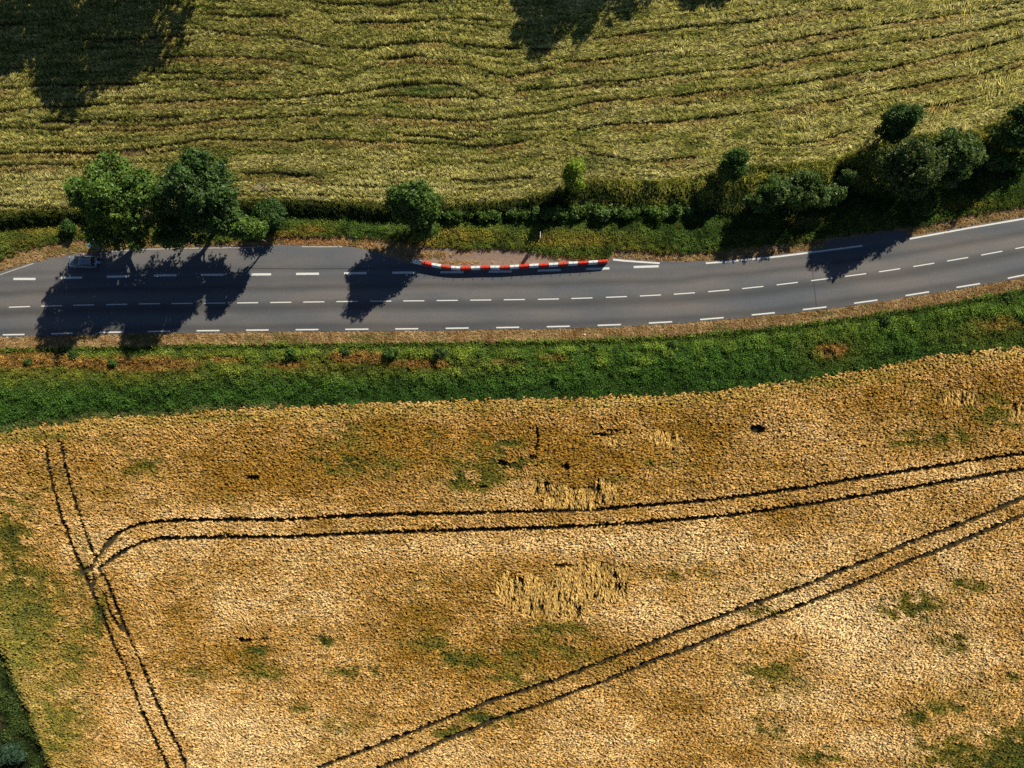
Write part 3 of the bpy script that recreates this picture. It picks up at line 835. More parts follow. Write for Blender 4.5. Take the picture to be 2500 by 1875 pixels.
# ------------------------------------------------------------------ upper field: lodged grass in wavy windrows
def north_field():
    x, y = jitter(0.215, 14.0, YM)
    u, v = UV(x, y, 1.6)
    keep = v < F1(u) + 4 * (vn(u / 8, v / 8, 70) - .5)
    d = np.full(x.shape, 1e9)
    for i, pl in enumerate(GAP_LINES):
        pts = [(a, b) for a, b in pl]
        xs = np.array([P(a, b, 1.6) for a, b in pts])
        best = np.full(x.shape, 1e9)
        # wobble the furrow a little so it is not a drawn curve
        yy = y + 0.22 * (vn(x / 1.6, i * 7.0 + 0 * x, 71) - 0.5) + 0.5 * (vn(x / 7.0, i * 9.0 + 0 * x, 72) - 0.5)
        ymid = np.interp(x, xs[:, 0], xs[:, 1])
        inside = (x > xs[0, 0]) & (x < xs[-1, 0])
        dd = np.where(inside, yy - ymid, 1e9)
        m = np.abs(dd) < np.abs(d)
        d = np.where(m, dd, d)
    gapn = vn(x / 3.0, y / 3.0, 73)
    gap = (d < 0.06 + 0.10 * gapn) & (d > -0.22 - 0.24 * gapn) & (vn(x / 2.0, y / 5, 79) > 0.10)
    R = north_rows(u, v)
    st = fbm(u / 130.0 + 3, R / 9.0, 74, 3)
    st2 = vn(u / 45.0, R / 5.0, 75)
    minor = (vn(u / 170.0 + 9, R / 3.6, 76) < 0.20) & (u < 2450)
    keep &= ~gap & ~(minor & (RNG.random(len(x)) < 0.75))
    x, y, u, v, d, st, st2, R = [a[keep] for a in (x, y, u, v, d, st, st2, R)]
    n = len(x); fine = RNG.random(n)
    big = fbm(x / 16, y / 6, 77); mid = fbm(x / 2.5, y / 1.2, 78)
    straw = np.array([0.42, 0.385, 0.10]); pale = np.array([0.64, 0.575, 0.21]); green = np.array([0.15, 0.18, 0.04]); red = np.array([0.40, 0.23, 0.085])
    rgt = sstep(1100, 2400, u)
    t = np.clip((st - 0.5) * 1.6 + (st2 - 0.5) * 0.9 + (mid - 0.5) * 1.2 + 0.32 * rgt - 0.06 + 0.45 * sstep(370, 470, v) * (1 - rgt) + 0.3 * (big - 0.5) * 2, -1, 1)
    c = np.where(t[:, None] > 0, straw + (pale - straw) * np.clip(t, 0, 1)[:, None], straw + (green - straw) * np.clip(-t * 1.25, 0, 1)[:, None])
    rd = np.exp(-((d + 0.75) / 0.5) ** 2) * (vn(x / 6, y / 3, 80) > 0.5) * 0.5
    rd = np.maximum(rd, blobs(u, v, [(120,385,150,10,.6),(700,352,300,9,.4),(1560,245,80,6,.7),(1640,305,80,6,.6),(400,150,30,8,.7),(1300,65,30,8,.7),(200,372,90,6,.6)]) * mid * 1.1)
    c = c + (red - c) * np.clip(rd, 0, 0.85)[:, None]
    gg = blobs(u, v, [(1050,222,95,10,1),(1440,395,40,25,.6),(1150,445,300,10,.25),(700,425,120,8,.9),(2040,212,18,9,.8),(280,340,120,10,.5),(250,290,160,14,.4)])
    c = c + (np.array([0.07, 0.12, 0.03]) - c) * np.clip(gg, 0, 1)[:, None]
    c = c * (0.62 + 0.7 * fine)[:, None]
    # lie direction: down to the right on the left part, swirling on the right part
    sw = fbm(x / 2.2, y / 2.2, 81)
    ang = 2.25 + 0.35 * np.sin(x / 9) + (1.0 + 3.4 * rgt) * (sw - 0.5) + RNG.normal(0, 0.30, n)
    ang = np.where(rgt > 0.5, ang + 0.6, ang)
    sc = RNG.uniform(0.9, 1.35, n) * (1 + 0.25 * rgt)
    st3 = vn(u / 60.0 + 40, R / 3.0, 88)
    hgt = 0.25 + 0.6 * st + 0.8 * (st2 - 0.5) + 0.7 * (st3 - 0.5) + 0.75 * RNG.random(n) ** 1.5 + 0.7 * np.exp(-np.abs(d - 0.3) / 0.45)
    z = ground_z(x, y)
    return scatter("hay_grass", "lying", np.stack([x, y, z], 1), np.stack([RNG.normal(0, .12, n), RNG.normal(0, .12, n), ang], 1),
                   np.stack([sc, sc, hgt], 1), c, "flattened straw-green grass in wavy windrows filling the field above the road")
north_field()

# ------------------------------------------------------------------ verges and banks
def verges():
    # north: rough slope under the field edge
    x, y = jitter(0.30, 12, 52)
    z = ground_z(x, y); u, v = UV(x, y, z + 0.3)
    f1, f2, g1 = F1(u), F2(u), G1(u)
    e = 5 * (vn(u / 7, v / 7, 90) - .5)
    m = (v > f1 + e) & (v < f2 + e)
    xs, ys, zs, us, vs = x[m], y[m], z[m], u[m], v[m]; n = len(xs)
    mid = fbm(xs / 1.6, ys / 1.2, 91); fine = RNG.random(n)
    right = sstep(1300, 1600, us); low = np.clip((vs - F1(us)) / (F2(us) - F1(us)), 0, 1)
    dk = np.array([0.035, 0.055, 0.018]); og = np.array([0.27, 0.29, 0.05]); yl = np.array([0.48, 0.44, 0.09])
    t = np.clip((mid - 0.34) * 2.6 * (0.2 + 1.0 * right) * (1.15 - low) + 0.55 * np.exp(-low * 7), 0, 1)  # slope shade painted into the tint: darker downhill, lighter at the sunlit top
    c = mixc(dk, og, t); c = mixc(c, yl, np.clip(right * (mid - 0.5) * 3 * (1 - low), 0, 0.8))
    c = c * (0.7 + 0.6 * fine)[:, None]
    ang = -2.3 + 2.4 * (fbm(xs / 3, ys / 3, 92) - 0.5) + RNG.normal(0, 0.4, n)
    s = RNG.uniform(0.9, 1.5, n) * (1 + 0.35 * right)
    scatter("slope_grass", "grass", np.stack([xs, ys, zs], 1), np.stack([RNG.normal(0, .15, n), RNG.normal(0, .15, n), ang], 1), np.stack([s, s, s * (0.7 + 0.9 * mid)], 1), c,
            "rough grass with shade coloured in on the slope along the lower edge of the upper field")
    # north: leafy verge between slope and road
    m = (v >= f2 + e) & (v < g1 + e * 0.6) & ~((u > 2010) & (u < 2215) & (v > AN(u) - 30))
    xs, ys, zs, us, vs = x[m], y[m], z[m], u[m], v[m]; n = len(xs)
    mid = fbm(xs / 1.8, ys / 1.4, 93); fine = RNG.random(n); big = fbm(xs / 7, ys / 2.5, 94)
    low = np.clip((vs - F2(us)) / np.maximum(G1(us) - F2(us), 5), 0, 1)
    gr = np.array([0.12, 0.20, 0.040]); dg = np.array([0.045, 0.095, 0.02]); yl = np.array([0.34, 0.30, 0.05]); orr = np.array([0.42, 0.23, 0.05])
    c = mixc(dg, gr, np.clip(mid * 1.6 - 0.3, 0, 1))
    yy = np.clip((low - 0.5) * 1.2 + (big - 0.58) * 2.4, 0, 0.9) * np.clip(1 - sstep(1500, 1700, us) * 0.6, 0, 1)
    yy = np.maximum(yy, blobs(us, vs, [(120,560,120,14,.9),(60,590,80,20,.5),(760,560,60,14,.7),(1130,575,110,18,1),(1390,585,140,22,.8),(2350,500,90,14,.6),(2080,545,60,20,.3),(1960,540,70,16,.7)]))
    c = mixc(c, yl, np.clip(yy * (0.4 + mid), 0, 0.95)); c = mixc(c, orr, np.clip((yy - 0.35) * (fbm(xs / 2.5, ys / 1.6, 95) - 0.35) * 4, 0, 0.75))
    c = c * (0.75 + 0.5 * fine)[:, None]
    s = RNG.uniform(0.7, 1.3, n) * (0.7 + 0.7 * mid)
    lf = (vn(xs / 1.5, ys / 1.5, 96) + (0.5 - low)) > 0.45
    for msk, kd, nm, lb in ((lf, "weed", "verge_weeds", "green leafy weeds on the verge above the road"), (~lf, "grass", "verge_grass", "yellowing rough grass on the verge above the road")):
        k = msk; q = int(k.sum())
        ss = s[k] * (0.9 if kd == "weed" else 0.85)
        scatter(nm, kd, np.stack([xs[k], ys[k], zs[k]], 1), np.stack([RNG.normal(0, .2, q), RNG.normal(0, .2, q), RNG.uniform(0, 6.28, q)], 1), np.stack([ss, ss, ss], 1), c[k], lb)
    # dry cut strips on both road edges + island weeds
    x, y = jitter(0.20, 2, 40)
    u, v = UV(x, y)
    e = 3 * (vn(u / 6, v / 6, 97) - .5)
    mN = (v > G1(u) - 2 + e) & (v < AN(u) - 2.5 + np.minimum(e, 0) - 2 * sstep(1450, 1500, u)) & ~((u > 1005) & (u < 1490)) & ~((u > 2010) & (u < 2215))
    isl_ = (u > 1005) & (u < 1490) & (v > G1(u)) & (v < AN(u) - 5) & (blobs(u, v, [(1050,622,60,9,1),(1130,640,60,5,.9),(1390,628,80,7,.9),(1250,640,90,3,.5),(1020,615,20,14,1)]) * (0.4 + vn(x / .7, y / .7, 98)) > 0.42)
    mS = (v > RS(u) + 1 + e * 0.5) & (v < G2(u) + e)
    for msk, nm, lb in ((mN | isl_, "dry_grass", "cut tan grass strip along the upper road edge"), (mS, "dry_grass", "cut tan grass strip along the lower road edge")):
        xs, ys, us, vs = x[msk], y[msk], u[msk], v[msk]; n = len(xs)
        mid = fbm(xs / 1.2, ys / 0.7, 99); fine = RNG.random(n)
        c = mixc(np.array([0.30, 0.175, 0.065]), np.array([0.58, 0.40, 0.19]), np.clip(mid * 1.5 - 0.25, 0, 1))
        if nm and lb.startswith("cut tan grass strip along the upper"):
            rd = blobs(us, vs, [(760,590,130,12,.8),(660,592,30,10,.8)])
            c = mixc(c, np.array([0.50, 0.20, 0.06]), rd * 0.8)
        gr = np.clip((fbm(xs / 4, ys / 1.2, 100) - 0.6) * 5, 0, 0.7); c = mixc(c, np.array([0.16, 0.17, 0.05]), gr)
        c = c * (0.72 + 0.56 * fine)[:, None]
        z = ground_z(xs, ys)
        if lb.startswith("cut tan grass strip along the upper"): z = np.maximum(z, np.where((us > 1005) & (us < 1490), 0.025, -9))
        s = RNG.uniform(0.7, 1.25, n)
        scatter(nm, "dry", np.stack([xs, ys, z], 1), np.stack([RNG.normal(0, .2, n), RNG.normal(0, .2, n), RNG.uniform(0, 6.28, n)], 1), np.stack([s, s, s], 1), c, lb)
    # south bank: nettles and docks, brown dry patches on its crown
    x, y = jitter(0.27, -14, 20)
    z = ground_z(x, y); u, v = UV(x, y, z + 0.3)
    e = 10 * (vn(u / 7, v / 7, 101) - .5) + RNG.normal(0, 2.0, len(u))
    m = (v > G2(u) + e * .4) & (v < WN(u) + 3 + e)
    xs, ys, zs, us, vs = x[m], y[m], z[m], u[m], v[m]; n = len(xs)
    low = np.clip((vs - G2(us)) / (WN(us) - G2(us)), 0, 1); mid = fbm(xs / 1.5, ys / 1.1, 102); fine = RNG.random(n); big = fbm(xs / 6, ys / 2.6, 103)
    lime = np.array([0.24, 0.34, 0.05]); mg = np.array([0.085, 0.18, 0.032]); dk = np.array([0.055, 0.12, 0.025]); br = np.array([0.46, 0.25, 0.07]); yl = np.array([0.30, 0.28, 0.05])
    t = np.clip(1.15 - low * 1.35 + (mid - 0.5) * 1.3, 0, 1)  # shade of the south-facing slope painted in: greens darken down the bank
    c = mixc(dk, mg, np.clip(t * 2, 0, 1)); c = mixc(c, lime, np.clip(t * 2 - 1.15, 0, 1) * (1 - 0.5 * sstep(1500, 1900, us)))
    b = blobs(us, vs, [(50,878,150,20,1.1),(330,888,170,20,1.05),(190,885,90,18,.8),(870,872,75,16,1.1),(700,890,60,12,.8),(1020,888,80,13,.9),(1240,882,60,10,.6),(2030,855,45,26,.8),(1350,872,70,10,.5),(2440,790,110,30,.5),(530,878,90,10,.6)])
    b2 = blobs(us, vs, [(60,905,170,30,.9),(300,905,260,28,.9),(860,890,340,28,.85),(500,870,120,12,.7),(1100,895,160,16,.5),(2030,850,80,40,.6),(2400,815,130,30,.5)])
    c = mixc(c, yl, np.clip(b2 * (0.3 + mid) , 0, 0.8)); isb = b * (0.45 + mid) > 0.5
    c = mixc(c, br, np.clip((b * (0.5 + mid) - 0.28) * 2.8, 0, 0.92))
    c = mixc(c, np.array([0.03, 0.05, 0.015]), np.exp(-((vs - G2(us) - 9) / 7) ** 2) * 0.75)
    c = mixc(c, np.array([0.30, 0.25, 0.10]), np.exp(-((vs - WN(us) + 6) / 6) ** 2) * 0.4 * (us < 700))
    c = c * (0.75 + 0.5 * fine)[:, None]
    s = RNG.uniform(0.75, 1.3, n) * (0.72 + 0.65 * mid)
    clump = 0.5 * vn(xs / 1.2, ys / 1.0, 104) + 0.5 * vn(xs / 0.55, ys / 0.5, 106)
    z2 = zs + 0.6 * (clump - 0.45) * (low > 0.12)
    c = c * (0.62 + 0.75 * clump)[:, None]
    gk = (b2 * (0.5 + mid) > 0.45)
    for k, kd, nm, lb in ((~gk, "weed", "nettle_bank", "dense green nettles covering the bank below the road"), (gk, "grass", "bank_grass", "yellow-brown dry grass patches on the bank below the road")):
        q = int(k.sum()); ss = s[k] * (0.95 if kd == "weed" else 0.7)
        scatter(nm, kd, np.stack([xs[k], ys[k], z2[k]], 1), np.stack([RNG.normal(0, .25, q), RNG.normal(0, .25, q), RNG.uniform(0, 6.28, q)], 1), np.stack([ss, ss, ss], 1), c[k], lb)
    # ditch vegetation at the lower left corner
    x, y = jitter(0.28, -YM, -36)
    mm = (x < -60); x, y = x[mm], y[mm]
    z = ground_z(x, y); u, v = UV(x, y, z)
    m = (u < DITCH(v) + 14) & ~((((u + 12) / 22) ** 2 + ((v - 1770) / 40) ** 2) < 1)
    xs, ys, zs = x[m], y[m], z[m]; n = len(xs); mid = np.clip(2.2 * fbm(xs / 1.5, ys / 1.5, 105) - 0.6, 0, 1)
    c = mixc(np.array([0.02, 0.035, 0.012]), np.array([0.075, 0.11, 0.03]), mid) * RNG.uniform(0.7, 1.3, (n, 1))
    s = RNG.uniform(0.8, 1.4, n) * (0.6 + 0.9 * mid)
    scatter("ditch_weeds", "weed", np.stack([xs, ys, zs], 1), np.stack([RNG.normal(0, .2, n), RNG.normal(0, .2, n), RNG.uniform(0, 6.28, n)], 1), np.stack([s, s, s], 1), c,
            "dark green weeds in the ditch at the lower left corner of the field")
verges()

# ------------------------------------------------------------------ trees and bushes
def tube(V, F, pts, rs, seg=6):
    base = len(V)
    for i, p in enumerate(pts):
        d = (pts[min(i + 1, len(pts) - 1)] - pts[max(i - 1, 0)]).normalized()
        a = d.cross(Vector((0.3, 0.9, 0.2))).normalized(); b = d.cross(a)
        for k in range(seg):
            t = 2 * PI * k / seg
            V.append(p + (a * math.cos(t) + b * math.sin(t)) * rs[i])
    for i in range(len(pts) - 1):
        for k in range(seg):
            k2 = (k + 1) % seg
            F.append((base + i * seg + k, base + i * seg + k2, base + (i + 1) * seg + k2, base + (i + 1) * seg + k))
    F.append(tuple(base + (len(pts) - 1) * seg + k for k in range(seg)))

M_LEAF_BRIGHT = leaf_mat("bright_leaves", (0.035, 0.085, 0.016), (0.095, 0.175, 0.028), (0.22, 0.32, 0.06))
M_LEAF_DARK = leaf_mat("dark_leaves", (0.025, 0.06, 0.016), (0.055, 0.115, 0.026), (0.12, 0.20, 0.05))
M_LEAF_MID = leaf_mat("mid_leaves", (0.035, 0.08, 0.016), (0.08, 0.15, 0.028), (0.17, 0.26, 0.05))
M_LEAF_LIME = leaf_mat("lime_leaves", (0.08, 0.15, 0.02), (0.22, 0.32, 0.03), (0.42, 0.48, 0.05))
M_LEAF_GREY = leaf_mat("greyish_leaves", (0.035, 0.078, 0.02), (0.08, 0.14, 0.032), (0.19, 0.26, 0.06))
M_LEAF_OLIVE = leaf_mat("olive_leaves", (0.03, 0.065, 0.018), (0.075, 0.12, 0.03), (0.24, 0.25, 0.06))

def crown_mesh(name, puffs, nleaf, lsize, mat, parent, rng, upbias=0.35, loose=0.25):
    pf = np.array(puffs)                      # x,y,z,r
    w = pf[:, 3] ** 2; w /= w.sum()
    per = 8; ns = nleaf // per; nleaf = ns * per
    idx = rng.choice(len(pf), ns, p=w)
    d = rng.normal(size=(ns, 3)); d /= np.linalg.norm(d, axis=1)[:, None]
    flip = (d[:, 2] < -0.3) & (rng.random(ns) < 0.6); d[flip, 2] *= -1
    rad = pf[idx, 3] * (1.08 - np.abs(rng.normal(0, loose, ns)))
    sc_ = pf[idx, :3] + d * rad[:, None] * rng.uniform(0.85, 1.15, (ns, 1))
    sn = d * 0.6 + rng.normal(0, 0.45, (ns, 3)); sn[:, 2] += upbias
    c = np.repeat(sc_, per, 0) + rng.normal(0, lsize * 0.62, (nleaf, 3)) * np.array([1, 1, .6])
    nrm = np.repeat(sn, per, 0) + rng.normal(0, 0.35, (nleaf, 3))
    nrm /= np.linalg.norm(nrm, axis=1)[:, None]
    a = np.cross(nrm, rng.normal(size=(nleaf, 3))); a /= np.linalg.norm(a, axis=1)[:, None]
    b = np.cross(nrm, a)
    s = lsize * rng.uniform(0.65, 1.3, nleaf)[:, None]
    V = np.empty((nleaf, 4, 3))
    V[:, 0] = c - a * s * 0.6; V[:, 1] = c + b * s * 0.42 + nrm * s * 0.08; V[:, 2] = c + a * s * 0.6; V[:, 3] = c - b * s * 0.42 + nrm * s * 0.08
    return np_mesh(name, V.reshape(-1, 3), np.arange(nleaf * 4).reshape(-1, 4), mat, parent)

def tree(name, label, cat, u, v, lobes, nleaf, lsize, mat, trunk_r=0.25, npuff=40, puff=(0.9, 1.5), group=None, loose=0.25, seed=0, off=None, deadtwigs=0):
    """lobes: (dx,dy,z,rx,ry,rz) ellipsoids about the trunk base"""
    rng = np.random.default_rng(seed + 500); rr = random.Random(seed)
    x, y = P(u, v); z0 = float(ground_z(x, y))
    e = bpy.data.objects.new(name, None); COL.objects.link(e); e.location = (x, y, z0)
    e.empty_display_size = 0.5
    tag(e, label, cat, group)
    vol = np.array([l[3] * l[4] + l[3] * l[5] for l in lobes]); cnt = np.maximum(3, (npuff * vol / vol.sum())).astype(int)
    puffs = []
    for l, k in zip(lobes, cnt):
        for _ in range(k):
            d = rng.normal(size=3); d /= np.linalg.norm(d)
            if d[2] < -0.2 and rng.random() < .6: d[2] *= -1
            r = rng.uniform(*puff); f = rng.uniform(0.62, 1.0)
            q = [l[0] + d[0] * max(l[3] - r * .7, .1) * f, l[1] + d[1] * max(l[4] - r * .7, .1) * f, l[2] + d[2] * max(l[5] - r * .7, .1) * f]
            q[2] = max(q[2], r * 0.4)
            puffs.append((*q, r))
        puffs.append((l[0], l[1], l[2], min(l[3], l[4], l[5]) * 0.75))
    crown_mesh("crown", puffs, nleaf, lsize, mat, e, rng, loose=loose)
    V = []; F = []
    top = max(l[2] for l in lobes)
    fork = Vector((0, 0, top * 0.42))
    tube(V, F, [Vector((0, 0, -0.4)), Vector((0, 0, 0.1)), fork * 0.5 + Vector((.05, 0, 0)), fork], [trunk_r * 1.5, trunk_r * 1.15, trunk_r, trunk_r * 0.8], 8)
    for pfx in puffs:
        if rr.random() < 0.55:
            t = Vector(pfx[:3]); m = fork.lerp(t, 0.5) + Vector((rr.uniform(-.3, .3), rr.uniform(-.3, .3), rr.uniform(-.2, .5)))
            tube(V, F, [fork * rr.uniform(.6, 1), m, t], [trunk_r * .38, trunk_r * .2, trunk_r * .06], 5)
            for _ in range(2):
                t2 = t + Vector((rr.uniform(-1, 1), rr.uniform(-1, 1), rr.uniform(-.3, 1))) * pfx[3]
                tube(V, F, [m.lerp(t, .7), t.lerp(t2, .6), t2], [trunk_r * .12, trunk_r * .07, trunk_r * .03], 4)
    mesh_obj("trunk", V, F, M_BARK, e, smooth=True)
    for k in range(deadtwigs):
        V = []; F = []
        pfx = puffs[rr.randrange(len(puffs))]; c = Vector(pfx[:3]); o = Vector((rr.uniform(-1, 1), rr.uniform(-1, .4), 1.0)).normalized() * pfx[3]
        p = c + o
        for _ in range(5):
            q = p + Vector((rr.uniform(-1, 1), rr.uniform(-1, 1), rr.uniform(.0, .5))).normalized() * rr.uniform(.8, 1.6)
            tube(V, F, [p, p.lerp(q, .5) + Vector((0, .1, .1)), q], [.05, .04, .015], 4)
        mesh_obj("dead_twigs", V, F, M_DEAD, e)
    return e

G_ROAD = "trees beside the upper road edge"
tree("tree", "large bright green broadleaf tree above the parked car, left of the darker tree", "tree", 378, 530,
     [(0,0,9.0,5.8,5.4,5.4),(-4.6,1.0,8.6,3.2,3.4,3.6),(4.0,1.5,10.2,3.4,3.6,3.8),(-1.0,4.0,10.4,3.4,2.8,3.4),(-4.8,-4.0,6.0,2.6,2.4,3.0),(0.5,-4.6,6.2,4.2,2.0,3.4),(4.4,-3.6,5.0,3.2,2.4,3.4),(-1,0.5,14,3.0,2.8,2.6),(-4,0.5,12,2.4,2.4,2.4)], 36000, 0.27, M_LEAF_BRIGHT, 0.42, 90, (0.5, 1.25), G_ROAD, seed=1, deadtwigs=1, loose=0.35)
tree("tree", "tall dark green broadleaf tree between the bright tree and the round hedge bush", "tree", 562, 518,
     [(0,0.6,10.0,4.8,4.6,5.2),(1.0,3.4,11.6,3.5,2.6,3.6),(-3.6,0,9.0,3.8,4.2,4.2),(2.6,1.4,9.0,2.8,3.2,3.4),(-4.4,-4.0,5.4,4.2,2.4,3.8),(2.2,-3.2,4.8,3.2,2.4,3.1),(0,-2.5,7,4.3,3,3.9),(-0.8,0.5,14.5,2.6,2.4,2.4)], 40000, 0.26, M_LEAF_DARK, 0.36, 95, (0.5, 1.25), G_ROAD, seed=2, deadtwigs=2, loose=0.35)
tree("tree", "small leaning fresh green tree at the road edge below the round hedge bush", "tree", 655, 594,
     [(-0.6,1.0,6.8,2.2,1.9,2.4),(-1.6,1.0,5.6,1.9,1.5,1.9),(0.3,0.8,5.4,1.5,1.4,1.6)], 9000, 0.24, M_LEAF_BRIGHT, 0.13, 24, (0.5, 0.9), G_ROAD, seed=3)
tree("tree", "single tree standing alone left of the red and white barrier", "tree", 1030, 532,
     [(0,0,5.6,3.6,3.7,3.9),(0.3,0.8,8.8,2.9,2.9,3.0),(-1.4,1.0,7.0,2.8,2.7,2.8),(0.8,-2.4,3.8,2.5,2.4,2.8),(1.6,0.4,7.2,2.4,2.4,2.6),(-0.2,0.6,10.8,1.7,1.7,1.6)], 30000, 0.24, M_LEAF_MID, 0.26, 75, (0.45, 1.15), G_ROAD, seed=4)
tree("bush", "round dark green bush just right of the big roadside trees", "bush", 668, 530,
     [(0,0,2.2,2.5,2.4,2.3),(0.8,0.4,2.2,1.8,1.8,2.0)], 9000, 0.2, M_LEAF_DARK, 0.12, 26, (0.6, 1.0), seed=5)
tree("bush", "low bush at the left foot of the bright green tree", "bush", 182, 556,
     [(0,0,1.0,1.7,0.9,1.1)], 2200, 0.2, M_LEAF_DARK, 0.06, 10, (0.4, 0.7), seed=6)
tree("tree", "little lime green tree on the field edge above the barrier", "tree", 1396, 448,
     [(0,-0.4,2.0,1.9,1.8,2.0),(0.2,0.9,3.8,1.7,1.8,1.8),(0,0.6,5.2,1.0,1.0,1.0)], 7500, 0.2, M_LEAF_LIME, 0.09, 16, (0.4, 0.7), seed=7)
tree("tree", "small rounded tree on the field edge left of the long bush group", "tree", 1766, 428,
     [(0,0,3.0,2.5,2.3,2.6),(0.3,0.8,4.4,1.9,1.8,1.9)], 10000, 0.22, M_LEAF_MID, 0.14, 26, (0.6, 1.0), seed=8)
G_B = "bushes along the field edge"
tree("bush", "grey-green bush in the middle of the long group below the field edge", "bush", 1925, 484,
     [(0,0,3.6,4.0,2.9,3.2),(-2.6,0.8,3.0,2.6,2.2,2.6),(2.4,-0.4,3.2,2.6,2.0,2.6),(0.5,1.2,4.6,2.6,2,2)], 16000, 0.22, M_LEAF_GREY, 0.14, 36, (0.6, 1.1), G_B, seed=9)
tree("bush", "narrow grey-green bush at the right end of the long group", "bush", 2010, 486,
     [(0,0,2.6,1.9,1.5,2.2)], 5500, 0.22, M_LEAF_GREY, 0.1, 16, (0.5, 0.9), G_B, seed=10)
tree("bush", "leafy bush at the left end of the long group, over the road shadow", "bush", 1850, 500,
     [(0,0,3.2,3.0,2.2,3.0),(1.2,0.3,4.8,2.2,2.0,2.4)], 10000, 0.22, M_LEAF_GREY, 0.12, 22, (0.5, 1.0), G_B, seed=11)
tree("bush", "small pale bush alone in the shadow left of the huge olive bush", "bush", 2048, 446,
     [(0,0,2.3,1.3,1.1,1.7)], 3800, 0.2, M_LEAF_GREY, 0.08, 10, (0.4, 0.7), G_B, seed=12)
tree("tree", "dark upright tree on the field edge above the huge olive bush", "tree", 2145, 335,
     [(0,0,4.2,3.0,2.7,3.4),(0.3,0.6,6.0,2.0,1.9,2.2)], 13000, 0.23, M_LEAF_DARK, 0.18, 34, (0.6, 1.1), seed=13)
tree("tree", "huge rounded olive green tree overhanging the right verge", "tree", 2160, 436,
     [(0,0,5.6,4.9,4.6,4.8),(1.8,-0.6,7.4,3.2,3.0,2.8),(-2.0,0.8,5.2,2.6,2.8,3.4),(1.5,-2.6,5.0,3.2,2.2,3.2),(-0.6,1,8.4,2.8,2.6,2.4)], 32000, 0.24, M_LEAF_OLIVE, 0.32, 70, (0.7, 1.3), G_ROAD, seed=14)
tree("tree", "wide grey-green tree right of the huge olive one", "tree", 2268, 405,
     [(0,0,5.4,4.6,4.0,4.6),(2.2,0.3,4.4,3.2,3.0,3.4),(0,-2.6,3.8,3.0,2.0,3.0),(-1.5,0,7.6,2.6,2.4,2.2)], 24000, 0.24, M_LEAF_GREY, 0.25, 50, (0.7, 1.2), G_ROAD, seed=15)
tree("tree", "dark tree at the right border of the picture on the field edge", "tree", 2425, 340,
     [(0,0,5.0,3.4,3.4,4.0),(3,1.5,5.5,3.4,3.2,4.0)], 17000, 0.24, M_LEAF_DARK, 0.25, 44, (0.7, 1.2), G_ROAD, seed=16)
tree("bush", "flat-topped bush under the dark tree at the right border", "bush", 2415, 405,
     [(0,0,1.9,3.2,1.7,1.9),(3.6,0.4,1.9,2.8,1.7,1.9)], 9000, 0.22, M_LEAF_MID, 0.1, 26, (0.5, 0.9), G_B, seed=17)
# trees beyond the upper border; their shadows reach into the picture
for k, (u, v, s, lb) in enumerate([(262, -178, 1.02, "tall tree beyond the top border casting the far left shadow"), (452, -130, 1.16, "tall tree beyond the top border casting the long left shadow"),
                              (1600, -285, 1.18, "tall tree beyond the top border casting the shadow at top centre"), (1905, -318, 0.95, "tall tree beyond the top border casting the small shadow right of top centre")]):
    tree("tree", lb, "tree", u, v, [tuple(s * q for q in l) for l in [(0,0,10,7.8,6.2,6.2),(-6.5,1,10.5,3.6,3.6,3.8),(6.5,-1,9.5,3.4,3.6,3.8),(-3.2,0,12.5,3.6,3.2,4.2),(3.2,0.5,11.5,3.8,3.2,4.4),(0,0,15.5,2.8,2.8,2.4),(0,0,6.5,4.5,3.6,3)]],
         15000, 0.46, M_LEAF_DARK, 0.5, 55, (0.6, 1.5), "trees beyond the top border", seed=30 + k, loose=0.35)

# bramble row between slope and verge, single weed clumps on the banks
G_BR = "brambles between the slope and the verge"
row = [(1120, 527, 1.2, "first low bramble at the left end of the bramble row"), (1185, 525, 1.0, "low bramble above the white signpost, second in the row"), (1262, 524, 1.1, "bramble straight above the middle of the barrier"),
       (1335, 525, 1.5, "leafy bramble right below the little lime green tree"), (1400, 522, 1.4, "bramble above the road sign's right side, widest leaves"), (1462, 518, 1.6, "bramble above the right end of the barrier"),
       (1520, 520, 1.4, "pale leafy bramble above the start of the white edge line"), (1590, 518, 1.5, "bramble in the sun left of the tree shadow"), (1652, 520, 1.2, "last bramble of the row beside the tree shadow")]
for k, (u, v, s, lb) in enumerate(row):
    tree("bramble", lb, "bramble", u, v, [(0,0,0.7*s,2.3*s,0.75*s,0.75*s),(random.uniform(-1,1)*s,random.uniform(-.7,.7),0.9*s,1.1*s,0.6*s,0.7*s),(random.uniform(-2.4,2.4),random.uniform(-1,1),0.5,1.0,0.5,0.6)], int(2000 * s), 0.22, [M_LEAF_MID, M_LEAF_BRIGHT, M_LEAF_MID][k % 3], 0.03, 18, (0.2, 0.6), G_BR, seed=50 + k)
G_DK = "weed clumps on the bank below the road"
